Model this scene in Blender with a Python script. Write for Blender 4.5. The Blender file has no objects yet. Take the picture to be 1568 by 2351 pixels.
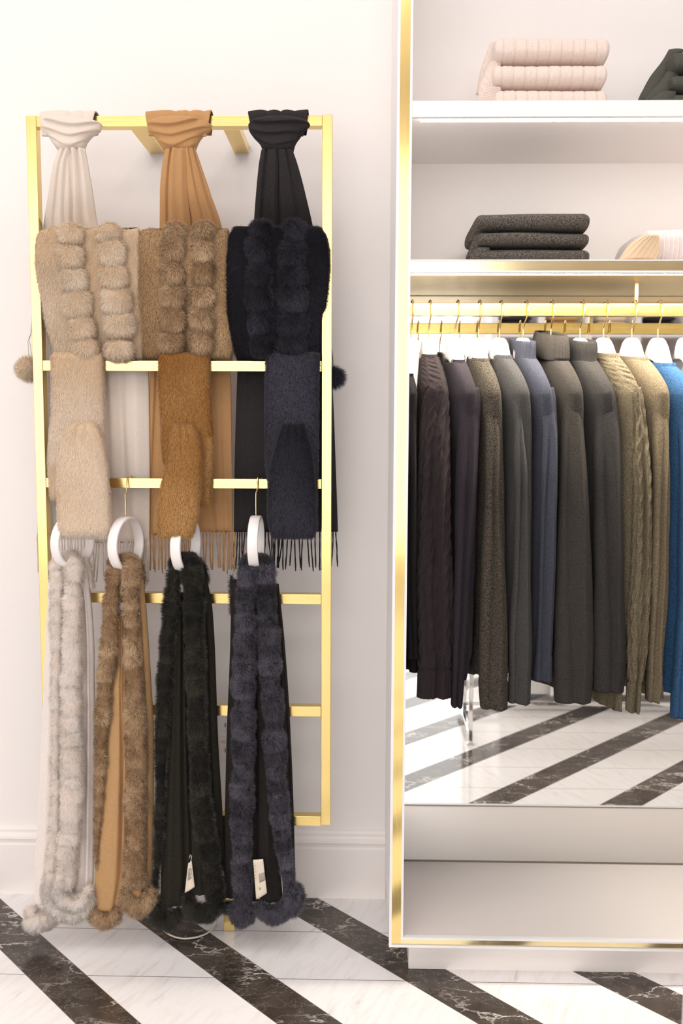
import bpy, math, random
import numpy as np
from mathutils import Matrix, Vector

rng = np.random.default_rng(7)
random.seed(7)
scene = bpy.context.scene
COL = scene.collection

# ------------------------------------------------------------------ camera
IMW, IMH, FPX = 1568, 2351, 2100.0
YAW, PITCH, ROLL, DIST, CAMH = -.0213, .0967, .0041, 2.601, 1.4
cy, sy, cp, sp = math.cos(YAW), math.sin(YAW), math.cos(PITCH), math.sin(PITCH)
FWD = np.array([sy * cp, cy * cp, -sp])
_r = np.array([cy, -sy, 0.0])
_u = np.cross(_r, FWD)
RGT = math.cos(ROLL) * _r + math.sin(ROLL) * _u
UPV = -math.sin(ROLL) * _r + math.cos(ROLL) * _u
CPOS = np.array([0, -DIST, CAMH])
cam = bpy.data.cameras.new('camera')
camo = bpy.data.objects.new('camera', cam)
COL.objects.link(camo)
camo.matrix_world = Matrix(((RGT[0], UPV[0], -FWD[0], CPOS[0]), (RGT[1], UPV[1], -FWD[1], CPOS[1]),
                            (RGT[2], UPV[2], -FWD[2], CPOS[2]), (0, 0, 0, 1)))
cam.sensor_fit = 'VERTICAL'
cam.sensor_height = 36
cam.lens = FPX * 36 / IMH
cam.clip_start = 0.05
cam.dof.use_dof = True
cam.dof.focus_distance = 2.36
cam.dof.aperture_fstop = 3.2
scene.camera = camo

# ------------------------------------------------------------------ light
scene.view_settings.view_transform = 'Standard'
scene.view_settings.look = 'None'
scene.view_settings.gamma = 1
scene.view_settings.exposure = -0.70
scene.view_settings.use_curve_mapping = False
world = bpy.data.worlds.new('world')
scene.world = world
world.use_nodes = True
world.node_tree.nodes['Background'].inputs[0].default_value = (1, .97, .94, 1)
world.node_tree.nodes['Background'].inputs[1].default_value = 0.1
CEIL = 4.3


def area(name, loc, sx, sy_, power, color=(1, .96, .91), rot=(0, 0, 0), shape='RECTANGLE'):
    l = bpy.data.lights.new(name, 'AREA')
    l.shape = shape
    l.size = sx
    l.size_y = sy_
    l.energy = power
    l.color = color
    o = bpy.data.objects.new(name, l)
    o.location = loc
    o.rotation_euler = rot
    COL.objects.link(o)
    return o


PANELS = [(-1.9, -2.3), (-.3, -2.3), (1.3, -2.3), (-1.9, -4.3), (-.3, -4.3), (1.3, -4.3)]
for (lx, ly) in PANELS:
    area('ceiling_panel_lamp', (lx, ly, CEIL - .03), 1.0, .8, 21 if ly > -3 else 22, (1, .96, .94))
SPOTS = [(-2.2, -1.5), (-1.4, -1.5), (-.6, -1.5), (.2, -1.5), (1.0, -1.5)]
for (lx, ly) in SPOTS:
    area('downlight_lamp', (lx, ly, CEIL - .03), .13, .13, 3, (1, .95, .9), (math.radians(6), 0, 0), 'DISK')

area('window_fill_light', (-1.56, -6.28, 1.975), 5.28, 3.45, 262, (1, .975, .965), (math.radians(90), 0, 0))  # fill light in an added window, sized for even frontal light

scene.cycles.use_denoising = True
scene.cycles.max_bounces = 12
scene.cycles.diffuse_bounces = 10
scene.cycles.glossy_bounces = 5
scene.cycles.transparent_max_bounces = 6
scene.cycles.caustics_reflective = False
scene.cycles.sample_clamp_indirect = 6


# ------------------------------------------------------------------ helpers
def W(x, y, Y):
    """point of the plane Y seen at photograph position x, y (broadcasts)"""
    x, y, Y = np.broadcast_arrays(np.asarray(x, float), np.asarray(y, float), np.asarray(Y, float))
    d = FWD + RGT * (x[..., None] - IMW / 2) / FPX - UPV * (y[..., None] - IMH / 2) / FPX
    t = (Y - CPOS[1]) / d[..., 1]
    return CPOS + d * t[..., None]


def nrm(a):
    return a / np.maximum(np.linalg.norm(a, axis=-1, keepdims=True), 1e-9)


def wob(p, f, seed=0):
    """smooth 3D pseudo noise in -1..1"""
    s = np.zeros(p.shape[:-1])
    r = np.random.default_rng(seed)
    for k in range(5):
        v = r.normal(size=3)
        v *= f * (0.6 + .35 * k) / np.linalg.norm(v)
        s = s + np.sin(p @ v + r.uniform(0, 6.28) + 1.3 * np.sin(p @ (v[[1, 2, 0]] * .7) + k)) / (1 + .4 * k)
    return s / 2.6


def smooth(rows, n, cols=None):
    """rows [(y, a, b, ...)] -> n rows, smooth (pchip-like) interpolation in y"""
    r = np.array(rows, float)
    t = np.linspace(r[0, 0], r[-1, 0], n)
    out = [t]
    for c in range(1, r.shape[1]):
        ys, vs = r[:, 0], r[:, c]
        h = np.diff(ys)
        dl = np.diff(vs) / h
        m = np.zeros(len(ys))
        m[0], m[-1] = dl[0], dl[-1]
        for i in range(1, len(ys) - 1):
            m[i] = 0 if dl[i - 1] * dl[i] <= 0 else (h[i - 1] + h[i]) / (h[i - 1] / dl[i - 1] + h[i] / dl[i]) if dl[i] != 0 else 0
        i = np.clip(np.searchsorted(ys, t, side='right') - 1, 0, len(ys) - 2)
        s = (t - ys[i]) / h[i]
        v = (vs[i] * (1 + 2 * s) * (1 - s) ** 2 + h[i] * m[i] * s * (1 - s) ** 2 + vs[i + 1] * s * s * (3 - 2 * s)
             + h[i] * m[i + 1] * s * s * (s - 1))
        out.append(v)
    return np.array(out).T


class MB:
    def __init__(s):
        s.v, s.q, s.t, s.n, s.c, s.uv = [], [], [], [], [], []
        s.k = 0
        s.has_n = False

    def add(s, v, q=None, t=None, n=None, c=None, uv=None):
        v = np.asarray(v, float).reshape(-1, 3)
        if q is not None and len(q):
            s.q.append(np.asarray(q, np.int64) + s.k)
        if t is not None and len(t):
            s.t.append(np.asarray(t, np.int64) + s.k)
        s.v.append(v)
        s.n.append(n if n is not None else np.zeros((len(v), 3)))
        s.has_n |= n is not None
        s.c.append(np.broadcast_to(c if c is not None else (1, 1, 1), (len(v), 3)))
        s.uv.append(uv if uv is not None else np.zeros((len(v), 2)))
        s.k += len(v)
        return s

    def box(s, x0, x1, y0, y1, z0, z1, M=None):
        v = np.array([(x, y, z) for z in (z0, z1) for y in (y0, y1) for x in (x0, x1)], float)
        if M is not None:
            v = v @ M.T
        return s.add(v, [(0, 2, 3, 1), (4, 5, 7, 6), (0, 1, 5, 4), (2, 6, 7, 3), (0, 4, 6, 2), (1, 3, 7, 5)])

    def loft(s, R, closed=True, cap=True, c=None, flip=None):
        R = np.asarray(R, float)
        nv, m = R.shape[:2]
        V = R.reshape(-1, 3)
        i, j = np.meshgrid(np.arange(nv - 1), np.arange(m if closed else m - 1), indexing='ij')
        i, j = i.ravel(), j.ravel()
        j2 = (j + 1) % m
        Q = np.stack([i * m + j, i * m + j2, (i + 1) * m + j2, (i + 1) * m + j], 1)
        T = np.zeros((0, 3), int)
        if cap and closed:
            V = np.vstack([V, R[0].mean(0), R[-1].mean(0)])
            a = np.arange(m)
            b = (a + 1) % m
            T = np.vstack([np.stack([b, a, np.full(m, nv * m)], 1),
                           np.stack([(nv - 1) * m + a, (nv - 1) * m + b, np.full(m, nv * m + 1)], 1)])
        if closed:
            cen = V.mean(0)
            vol = np.einsum('ij,ij->i', np.cross(V[Q[:, 1]] - V[Q[:, 0]], V[Q[:, 3]] - V[Q[:, 0]]), V[Q[:, 0]] - cen).sum()
            if (vol < 0) != bool(flip):
                Q = Q[:, ::-1]
                T = T[:, ::-1]
        elif flip:
            Q = Q[:, ::-1]
        # uv in metres: u round the ring, v along
        du = np.linalg.norm(np.diff(R, axis=1), axis=2).mean(0)
        u = np.concatenate([[0], np.cumsum(du)])
        dv = np.linalg.norm(np.diff(R, axis=0), axis=2).mean(1)
        vv = np.concatenate([[0], np.cumsum(dv)])
        uv = np.stack(np.meshgrid(u, vv), -1).reshape(-1, 2)
        uv = np.vstack([uv, np.zeros((len(V) - len(uv), 2))])
        s.add(V, Q, T, c=c, uv=uv)
        return V, Q, T

    def tube(s, pts, r, n=8, cap=True, c=None, flat=1.0):
        pts = np.asarray(pts, float)
        r = np.broadcast_to(np.asarray(r, float), (len(pts),))
        tn = nrm(np.gradient(pts, axis=0))
        ref = np.array([0, 0, 1.0]) if abs(tn[0][2]) < .9 else np.array([0, 1.0, 0])
        a = nrm(np.cross(tn[0], ref))
        R = []
        for k in range(len(pts)):
            a = nrm(a - tn[k] * (a @ tn[k]))
            b = np.cross(tn[k], a)
            ph = np.linspace(0, 2 * np.pi, n, endpoint=False)[:, None]
            R.append(pts[k] + r[k] * (np.cos(ph) * a + flat * np.sin(ph) * b))
        return s.loft(np.array(R), cap=cap, c=c)

    def normals(s, V, Q, T):
        N = np.zeros_like(V)
        for F in (Q, T):
            if len(F):
                fn = np.cross(V[F[:, 1]] - V[F[:, 0]], V[F[:, -1]] - V[F[:, 0]])
                for k in range(F.shape[1]):
                    np.add.at(N, F[:, k], fn)
        return nrm(N)

    def build(s, name, mat, parent=None, smooth_=True, bevel=0):
        V = np.vstack(s.v)
        Q = np.vstack(s.q) if s.q else np.zeros((0, 4), int)
        T = np.vstack(s.t) if s.t else np.zeros((0, 3), int)
        me = bpy.data.meshes.new(name)
        me.vertices.add(len(V))
        me.vertices.foreach_set('co', V.astype(np.float32).ravel())
        loops = np.concatenate([Q.ravel(), T.ravel()])
        me.loops.add(len(loops))
        me.loops.foreach_set('vertex_index', loops.astype(np.int32))
        me.polygons.add(len(Q) + len(T))
        st = np.concatenate([np.arange(len(Q)) * 4, len(Q) * 4 + np.arange(len(T)) * 3])
        me.polygons.foreach_set('loop_start', st.astype(np.int32))
        me.update(calc_edges=True)
        me.polygons.foreach_set('use_smooth', np.full(len(Q) + len(T), bool(smooth_)))
        uvl = me.uv_layers.new(name='UVMap')
        uvl.data.foreach_set('uv', np.vstack(s.uv)[loops].astype(np.float32).ravel())
        ca = me.color_attributes.new('col', 'FLOAT_COLOR', 'POINT')
        C = np.ones((len(V), 4), np.float32)
        C[:, :3] = np.vstack(s.c)
        ca.data.foreach_set('color', C.ravel())
        if s.has_n:
            me.normals_split_custom_set_from_vertices(np.vstack(s.n).astype(np.float32))
        o = bpy.data.objects.new(name, me)
        COL.objects.link(o)
        if mat:
            me.materials.append(mat)
        if parent is not None:
            o.parent = parent
            o.matrix_parent_inverse = Matrix.Translation(-parent.location)
        if bevel:
            b = o.modifiers.new('bevel', 'BEVEL')
            b.width = bevel
            b.segments = 2
            b.limit_method = 'ANGLE'
        return o


def thing(name, label, cat, loc=(0, 0, 0), group=None):
    o = bpy.data.objects.new(name, None)
    o.empty_display_size = .05
    o.location = tuple(float(a) for a in loc)
    COL.objects.link(o)
    return tag(o, label, cat, group)


def tag(o, label, cat, group=None):
    o['label'] = label
    o['category'] = cat
    if group:
        o['group'] = group
    return o


def struct(o):
    o['kind'] = 'structure'
    return o


# ------------------------------------------------------------------ materials
def new_mat(name):
    m = bpy.data.materials.new(name)
    m.use_nodes = True
    nt = m.node_tree
    return m, nt, nt.nodes['Principled BSDF'], nt.links.new


def node(nt, kind, **kw):
    n = nt.nodes.new(kind)
    for k, v in kw.items():
        if k.startswith('i_'):
            n.inputs[k[2:].replace('_', ' ')].default_value = v
        else:
            setattr(n, k, v)
    return n


def plain(name, col, rough=.5, metal=0, spec=.5, emit=None, strength=0, bump=0, bscale=400):
    m, nt, b, L = new_mat(name)
    b.inputs['Base Color'].default_value = (*col, 1)
    b.inputs['Roughness'].default_value = rough
    b.inputs['Metallic'].default_value = metal
    b.inputs['Specular IOR Level'].default_value = spec
    if emit:
        b.inputs['Emission Color'].default_value = (*emit, 1)
        b.inputs['Emission Strength'].default_value = strength
    if bump:
        t = node(nt, 'ShaderNodeTexCoord')
        n = node(nt, 'ShaderNodeTexNoise', i_Scale=bscale, i_Detail=3.0)
        L(t.outputs['Object'], n.inputs['Vector'])
        bm = node(nt, 'ShaderNodeBump', i_Strength=bump, i_Distance=.002)
        L(n.outputs[0], bm.inputs['Height'])
        L(bm.outputs[0], b.inputs['Normal'])
    return m


def brass(name, axis, col=(.87, .67, .27), rough=.2, amt=1.0):
    m, nt, b, L = new_mat(name)
    b.inputs['Metallic'].default_value = 1
    t = node(nt, 'ShaderNodeTexCoord')
    mp = node(nt, 'ShaderNodeMapping')
    sc = [420, 420, 420]
    sc[axis] = 6
    mp.inputs['Scale'].default_value = sc
    L(t.outputs['Object'], mp.inputs[0])
    n = node(nt, 'ShaderNodeTexNoise', i_Scale=1.0, i_Detail=2.0)
    L(mp.outputs[0], n.inputs['Vector'])
    r = node(nt, 'ShaderNodeMapRange')
    r.inputs[3].default_value = rough * .75
    r.inputs[4].default_value = rough * 1.35
    L(n.outputs[0], r.inputs[0])
    L(r.outputs[0], b.inputs['Roughness'])
    bm = node(nt, 'ShaderNodeBump', i_Strength=.10 * amt, i_Distance=.001)
    L(n.outputs[0], bm.inputs['Height'])
    L(bm.outputs[0], b.inputs['Normal'])
    b.inputs['Base Color'].default_value = (*col, 1)
    return m


def cloth(name, col, col2=None, grain=900, bump=.35, speck=.25, sheen=.35, rib=0, warp=0):
    """woven or knitted wool: fine speckle, fuzzy bump, optional vertical ribs per metre of UV"""
    m, nt, b, L = new_mat(name)
    col2 = col2 or tuple(c * .55 for c in col)
    b.inputs['Roughness'].default_value = .95
    b.inputs['Specular IOR Level'].default_value = .15
    b.inputs['Sheen Weight'].default_value = sheen
    b.inputs['Sheen Roughness'].default_value = .5
    b.inputs['Sheen Tint'].default_value = (*[min(1, c * 1.5 + .12) for c in col], 1)
    t = node(nt, 'ShaderNodeTexCoord')
    n = node(nt, 'ShaderNodeTexNoise', i_Scale=grain, i_Detail=2.0)
    L(t.outputs['Object'], n.inputs['Vector'])
    n2 = node(nt, 'ShaderNodeTexNoise', i_Scale=14.0, i_Detail=3.0)
    L(t.outputs['Object'], n2.inputs['Vector'])
    mix = node(nt, 'ShaderNodeMix', data_type='RGBA')
    mix.inputs[6].default_value = (*col, 1)
    mix.inputs[7].default_value = (*col2, 1)
    r = node(nt, 'ShaderNodeMapRange')
    r.inputs[1].default_value = .35
    r.inputs[2].default_value = .68
    r.inputs[4].default_value = speck * 2
    L(n.outputs[0], r.inputs[0])
    L(r.outputs[0], mix.inputs[0])
    L(mix.outputs[2], b.inputs['Base Color'])
    bm = node(nt, 'ShaderNodeBump', i_Strength=bump, i_Distance=.0015)
    L(n.outputs[0], bm.inputs['Height'])
    last = bm
    if rib:
        w = node(nt, 'ShaderNodeTexWave', wave_type='BANDS', bands_direction='X', i_Scale=rib / 2 / math.pi * 1.0)
        w.inputs['Distortion'].default_value = .15
        L(t.outputs['UV'], w.inputs['Vector'])
        b2 = node(nt, 'ShaderNodeBump', i_Strength=.9, i_Distance=.003)
        L(w.outputs[1], b2.inputs['Height'])
        L(bm.outputs[0], b2.inputs['Normal'])
        last = b2
    L(last.outputs[0], b.inputs['Normal'])
    return m


def fur_mat(name='fur', sheen=.25):
    m, nt, b, L = new_mat(name)
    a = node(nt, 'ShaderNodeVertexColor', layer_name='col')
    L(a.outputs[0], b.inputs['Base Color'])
    b.inputs['Roughness'].default_value = .62
    b.inputs['Specular IOR Level'].default_value = .22
    b.inputs['Sheen Weight'].default_value = sheen
    b.inputs['Sheen Roughness'].default_value = .4
    tr = node(nt, 'ShaderNodeBsdfTranslucent')
    L(a.outputs[0], tr.inputs[0])
    mx = node(nt, 'ShaderNodeMixShader')
    mx.inputs[0].default_value = .32
    L(b.outputs[0], mx.inputs[1])
    L(tr.outputs[0], mx.inputs[2])
    L(mx.outputs[0], nt.nodes['Material Output'].inputs[0])
    return m


M_FUR = fur_mat()
M_BRASS_V = brass('brushed_brass_upright', 2)
M_BRASS_H = brass('brushed_brass_bar', 0)
M_BRASS_D = brass('brushed_brass_bracket', 1, rough=.3)
M_BRASS_T = brass('polished_brass_trim', 2, rough=.12, amt=.4)
M_BRASS_TH = brass('lit_brass_trim_level', 0, col=(.94, .80, .47), rough=.14, amt=.4)  # paler than the upright trim: overexposed brightness put into the colour
M_HOOK = plain('polished_brass_hook', (.95, .76, .38), .16, 1)
M_WHITE = plain('white_lacquer', (.86, .85, .86), .35)
M_SHELF = plain('white_shelf_paint', (.88, .85, .83), .55)
M_WALL = plain('wall_paint', (.88, .842, .815), .8, bump=.05, bscale=160)
M_TRIM = plain('trim_paint', (.88, .84, .81), .45)
M_CEIL = plain('ceiling_paint', (.9, .88, .86), .9)
M_MIRROR = plain('mirror_glass', (.97, .97, .95), .012, 1)
M_CHROME = plain('chrome', (.82, .82, .82), .08, 1)
M_HANGER = plain('white_hanger_paint', (.9, .87, .86), .3)
M_HANGER2 = plain('cream_hanger_paint', (.74, .69, .64), .35)
M_LED = plain('led_diffuser', (1, 1, 1), .5, emit=(1, .92, .82), strength=22)
M_LED2 = plain('led_diffuser_bright', (1, 1, 1), .5, emit=(1, .91, .78), strength=300)
M_LEDGE = plain('ledge_paint', (.86, .80, .76), .4)
M_SATIN = brass('satin_brass_panel', 0, col=(.88, .74, .46), rough=.38)


def marble_floor():
    PER, WID, X0, J0, J = .4836, .1565, -1.7446, -.1982, .2164
    m, nt, b, L = new_mat('marble_floor')
    g = node(nt, 'ShaderNodeNewGeometry')
    s = node(nt, 'ShaderNodeSeparateXYZ')
    L(g.outputs['Position'], s.inputs[0])

    def mth(op, a, c=None, d=None):
        n = node(nt, 'ShaderNodeMath', operation=op)
        for k, v in enumerate((a, c, d)):
            if v is None:
                continue
            if isinstance(v, (int, float)):
                n.inputs[k].default_value = v
            else:
                L(v, n.inputs[k])
        return n.outputs[0]
    add = mth('ADD', s.outputs[0], s.outputs[1])
    ph = mth('FLOORED_MODULO', mth('SUBTRACT', add, X0), PER)
    black = mth('LESS_THAN', ph, WID)
    kidx = mth('FLOOR', mth('DIVIDE', mth('SUBTRACT', add, X0), PER))
    # joints
    e1 = mth('MINIMUM', mth('ABSOLUTE', ph), mth('ABSOLUTE', mth('SUBTRACT', ph, WID)))
    e1 = mth('MINIMUM', e1, mth('ABSOLUTE', mth('SUBTRACT', ph, PER)))
    jm = mth('FLOORED_MODULO', mth('SUBTRACT', s.outputs[1], J0), J)
    ridx = mth('FLOOR', mth('DIVIDE', mth('SUBTRACT', s.outputs[1], J0), J))
    e2 = mth('MINIMUM', jm, mth('SUBTRACT', J, jm))
    e2 = mth('ADD', e2, mth('MULTIPLY', black, 1.0))
    joint = mth('LESS_THAN', mth('MINIMUM', e1, e2), .0011)
    # per tile offset of the veining
    cmb = node(nt, 'ShaderNodeCombineXYZ')
    L(mth('MULTIPLY', kidx, 3.7), cmb.inputs[0])
    L(mth('MULTIPLY', mth('MULTIPLY', ridx, mth('SUBTRACT', 1.0, black)), 5.3), cmb.inputs[1])
    va = node(nt, 'ShaderNodeVectorMath', operation='ADD')
    L(g.outputs['Position'], va.inputs[0])
    L(cmb.outputs[0], va.inputs[1])
    # white marble : soft grey diagonal streaks
    mp = node(nt, 'ShaderNodeMapping')
    mp.inputs['Scale'].default_value = (7, 38, 1)
    mp0 = node(nt, 'ShaderNodeMapping')
    mp0.inputs['Rotation'].default_value = (0, 0, math.radians(-66))
    L(va.outputs[0], mp0.inputs[0])
    L(mp0.outputs[0], mp.inputs[0])
    n1 = node(nt, 'ShaderNodeTexNoise', i_Scale=1.0, i_Detail=7.0, i_Roughness=.68, i_Distortion=.6)
    L(mp.outputs[0], n1.inputs['Vector'])
    r1 = node(nt, 'ShaderNodeValToRGB')
    r1.color_ramp.elements[0].position = .22
    r1.color_ramp.elements[0].color = (.50, .47, .43, 1)
    r1.color_ramp.elements[1].position = .52
    r1.color_ramp.elements[1].color = (.86, .85, .86, 1)
    e = r1.color_ramp.elements.new(.38)
    e.color = (.80, .78, .77, 1)
    L(n1.outputs[0], r1.inputs[0])
    # dark marble : brown black with thin white cracks
    n2 = node(nt, 'ShaderNodeTexNoise', i_Scale=9.0, i_Detail=6.0, i_Roughness=.6)
    L(va.outputs[0], n2.inputs['Vector'])
    r2 = node(nt, 'ShaderNodeValToRGB')
    r2.color_ramp.elements[0].position = .3
    r2.color_ramp.elements[0].color = (.022, .017, .014, 1)
    r2.color_ramp.elements[1].position = .75
    r2.color_ramp.elements[1].color = (.10, .08, .065, 1)
    L(n2.outputs[0], r2.inputs[0])

    def vein(scale, dist, lo, hi, rot, stretch):
        q = node(nt, 'ShaderNodeMapping')
        q.inputs['Rotation'].default_value = (0, 0, rot)
        q.inputs['Scale'].default_value = stretch
        L(va.outputs[0], q.inputs[0])
        nz = node(nt, 'ShaderNodeTexNoise', i_Scale=6.0, i_Detail=5.0, i_Roughness=.6)
        L(q.outputs[0], nz.inputs['Vector'])
        mx = node(nt, 'ShaderNodeMix', data_type='VECTOR')
        mx.inputs[0].default_value = dist
        L(q.outputs[0], mx.inputs[4])
        L(nz.outputs[1], mx.inputs[5])
        vo = node(nt, 'ShaderNodeTexVoronoi', feature='DISTANCE_TO_EDGE', i_Scale=scale)
        L(mx.outputs[1], vo.inputs['Vector'])
        rr = node(nt, 'ShaderNodeMapRange')
        rr.inputs[1].default_value = hi
        rr.inputs[2].default_value = lo
        L(vo.outputs[0], rr.inputs[0])
        return rr.outputs[0]
    n3 = node(nt, 'ShaderNodeTexNoise', i_Scale=5.0, i_Detail=2.0)
    L(va.outputs[0], n3.inputs['Vector'])
    msk = node(nt, 'ShaderNodeMapRange')
    msk.inputs[1].default_value = .42
    msk.inputs[2].default_value = .62
    L(n3.outputs[0], msk.inputs[0])
    v1 = mth('MULTIPLY', vein(7.0, .3, .004, .035, .5, (1, 2.2, 1)), msk.outputs[0])
    v2 = mth('MULTIPLY', vein(17.0, .35, .0, .03, -.3, (1, 1.5, 1)), .18)
    v = mth('MINIMUM', mth('ADD', v1, v2), 1.0)
    mv = node(nt, 'ShaderNodeMix', data_type='RGBA')
    L(v, mv.inputs[0])
    L(r2.outputs[0], mv.inputs[6])
    mv.inputs[7].default_value = (.62, .57, .53, 1)
    mb = node(nt, 'ShaderNodeMix', data_type='RGBA')
    L(black, mb.inputs[0])
    L(r1.outputs[0], mb.inputs[6])
    L(mv.outputs[2], mb.inputs[7])
    mj = node(nt, 'ShaderNodeMix', data_type='RGBA')
    L(joint, mj.inputs[0])
    L(mb.outputs[2], mj.inputs[6])
    mj.inputs[7].default_value = (.16, .13, .11, 1)
    L(mj.outputs[2], b.inputs['Base Color'])
    b.inputs['Roughness'].default_value = .13
    b.inputs['Specular IOR Level'].default_value = .5
    return m


# ------------------------------------------------------------------ room
RX0, RX1, RY = -4.6, 4.6, -6.2


def wallbox(name, mat, *a):
    return struct(MB().box(*a).build(name, mat, smooth_=False))


wallbox('floor', marble_floor(), RX0, RX1, RY, .1, -.1, 0)
wallbox('ceiling', M_CEIL, RX0, RX1, RY, .1, CEIL, CEIL + .1)
wallbox('wall_back', M_WALL, RX0, RX1, 0, .1, 0, CEIL)
wallbox('wall_left', M_WALL, RX0 - .1, RX0, RY, .1, 0, CEIL)
wallbox('wall_right', M_WALL, RX1, RX1 + .1, RY, .1, 0, CEIL)
mb = MB()
WX0, WX1, WZ0, WZ1 = -4.2, 1.08, .25, 3.7  # opening of the added window, widened to soften its fill light
for a in ((RX0, WX0, 0, CEIL), (WX1, RX1, 0, CEIL), (WX0, WX1, 0, WZ0), (WX0, WX1, WZ1, CEIL)):
    mb.box(a[0], a[1], RY - .1, RY, a[2], a[3])
struct(mb.build('wall_front', M_WALL, smooth_=False))
mb = MB()
for x_ in np.linspace(WX0, WX1, 6):
    mb.box(x_ - .03, x_ + .03, RY - .07, RY - .01, WZ0, WZ1)
for z__ in (WZ0 + .03, WZ1 - .03):
    mb.box(WX0, WX1, RY - .07, RY - .01, z__ - .03, z__ + .03)
struct(mb.build('added_window_1', M_WHITE, smooth_=False))  # frame of the added window around the fill light

# moulded baseboard
prof = [(0, 0), (-.016, 0), (-.016, .150), (-.013, .156), (-.013, .164), (-.019, .166), (-.022, .172), (-.021, .178), (-.014, .183),
        (-.012, .188), (-.013, .197), (-.009, .203), (-.003, .206), (0, .206)]
mb = MB()
R = np.array([[(x, y, z) for (y, z) in prof] for x in (RX0, .079)])
mb.loft(R)
struct(mb.build('baseboard_back', M_TRIM, smooth_=False))
R = np.array([[(x, y, z) for (y, z) in prof] for x in (2.06, RX1)])
struct(MB().loft(R) and None or (lambda b: (b.loft(R), b.build('baseboard_back_right', M_TRIM, smooth_=False))[1])(MB()))

for i, (lx, ly) in enumerate(PANELS):
    t = thing('ceiling_light', 'square white framed ceiling light, %s of the %s row' % (('left', 'middle', 'right')[i % 3], ('near', 'far')[i // 3]), 'ceiling light', (lx, ly, CEIL), 'square ceiling lights')
    m_ = MB()
    for (a, b_, c_, d_) in ((-.54, .54, -.44, -.405), (-.54, .54, .405, .44), (-.54, -.505, -.405, .405), (.505, .54, -.405, .405)):
        m_.box(lx + a, lx + b_, ly + c_, ly + d_, CEIL - .035, CEIL)
    m_.build('light_frame', M_WHITE, t, False)
for i, (lx, ly) in enumerate(SPOTS):
    m_ = MB()
    th = np.linspace(0, 2 * np.pi, 24, endpoint=False)
    R = []
    for (r_, z_) in ((.075, CEIL), (.09, CEIL - .02), (.085, CEIL - .035), (.072, CEIL - .035), (.07, CEIL - .001)):
        R.append(np.stack([lx + r_ * np.cos(th), ly + r_ * np.sin(th), np.full(24, z_)], 1))
    m_.loft(np.array(R), cap=False)
    tag(m_.build('downlight', M_WHITE), 'small round white ceiling downlight, %s in the row nearest the rack wall' % ('first', 'second', 'third', 'fourth', 'fifth')[i], 'ceiling light', 'round downlights')

# ------------------------------------------------------------------ display cabinet
CX0, CX1, CF = .077, 2.0, -.42
cab = thing('display_cabinet', 'white wall cabinet with brass-edged frame, open shelves and mirrored back', 'cabinet', (CX0, 0, 0))
LEDZ = .115
CTOP = 2.95
MB().box(CX0, .112, CF + .012, -.001, .10, CTOP).build('side_panel', M_WHITE, cab, False)
MB().box(CX1 - .035, CX1, CF + .012, -.001, .10, CTOP).build('side_panel', M_WHITE, cab, False)
MB().box(.112, CX1 - .035, CF + .012, -.001, CTOP - .04, CTOP).build('top_panel', M_WHITE, cab, False)
MB().box(.112, CX1 - .035, CF + .012, -.001, .097, LEDZ).build('ledge', M_LEDGE, cab, False)
MB().box(.13, CX1 - .05, -.362, -.001, 0, .097).build('plinth', M_TRIM, cab, False)
MB().box(.112, CX1 - .035, -.008, -.001, 1.80, CTOP - .04).build('back_panel', M_SHELF, cab, False)
MB().box(.112, CX1 - .035, -.010, -.004, LEDZ + .004, 1.752).build('mirror', M_MIRROR, cab, False)
MB().box(.112, CX1 - .035, -.012, -.003, LEDZ, LEDZ + .0045).build('mirror_channel', plain('dark_channel', (.16, .14, .12), .4), cab, False)
# face frame: white lips with brass inlay between
lip = MB()
for (x0, x1) in ((CX0, .0835), (.1065, .112)):
    lip.box(x0, x1, CF, CF + .014, .092 if x0 == CX0 else .113, CTOP)
for (z0, z1) in ((.092, .0985), (.1135, .1185)):
    lip.box(.0835 if z0 < .1 else .112, CX1, CF, CF + .014, z0, z1)
lip.build('frame_lip', M_WHITE, cab, False)
MB().box(.0835, .1065, CF + .003, CF + .013, .0985, CTOP).build('brass_trim', M_BRASS_T, cab, False)
MB().box(.1065, CX1, CF + .003, CF + .013, .0985, .1135).build('brass_trim', M_BRASS_TH, cab, False)
# upper shelf
MB().box(.112, CX1 - .035, CF + .004, -.008, 2.109, 2.1365).build('shelf', M_SHELF, cab, False)
MB().box(.112, CX1 - .035, CF + .002, CF + .016, 2.1015, 2.137).build('shelf_edge', M_WHITE, cab, False)
MB().box(.135, CX1 - .06, CF + .024, CF + .048, 2.1045, 2.1088).build('led_strip', M_LED, cab, False)
# lower shelf with brass inlay
MB().box(.112, CX1 - .035, CF + .016, -.008, 1.762, 1.781).build('shelf', M_SHELF, cab, False)
MB().box(.112, CX1 - .035, CF + .055, -.012, 1.7535, 1.762).build('soffit_panel', M_SATIN, cab, False)
e2 = MB()
e2.box(.112, CX1 - .035, CF, CF + .016, 1.7775, 1.7805)
e2.box(.112, CX1 - .035, CF, CF + .016, 1.7505, 1.7555)
e2.build('shelf_edge', M_WHITE, cab, False)
MB().box(.112, CX1 - .035, CF + .003, CF + .015, 1.7555, 1.7775).build('brass_trim', M_BRASS_TH, cab, False)
MB().box(.125, CX1 - .06, CF + .018, CF + .040, 1.7535, 1.7575).build('led_strip', M_LED2, cab, False)
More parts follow.
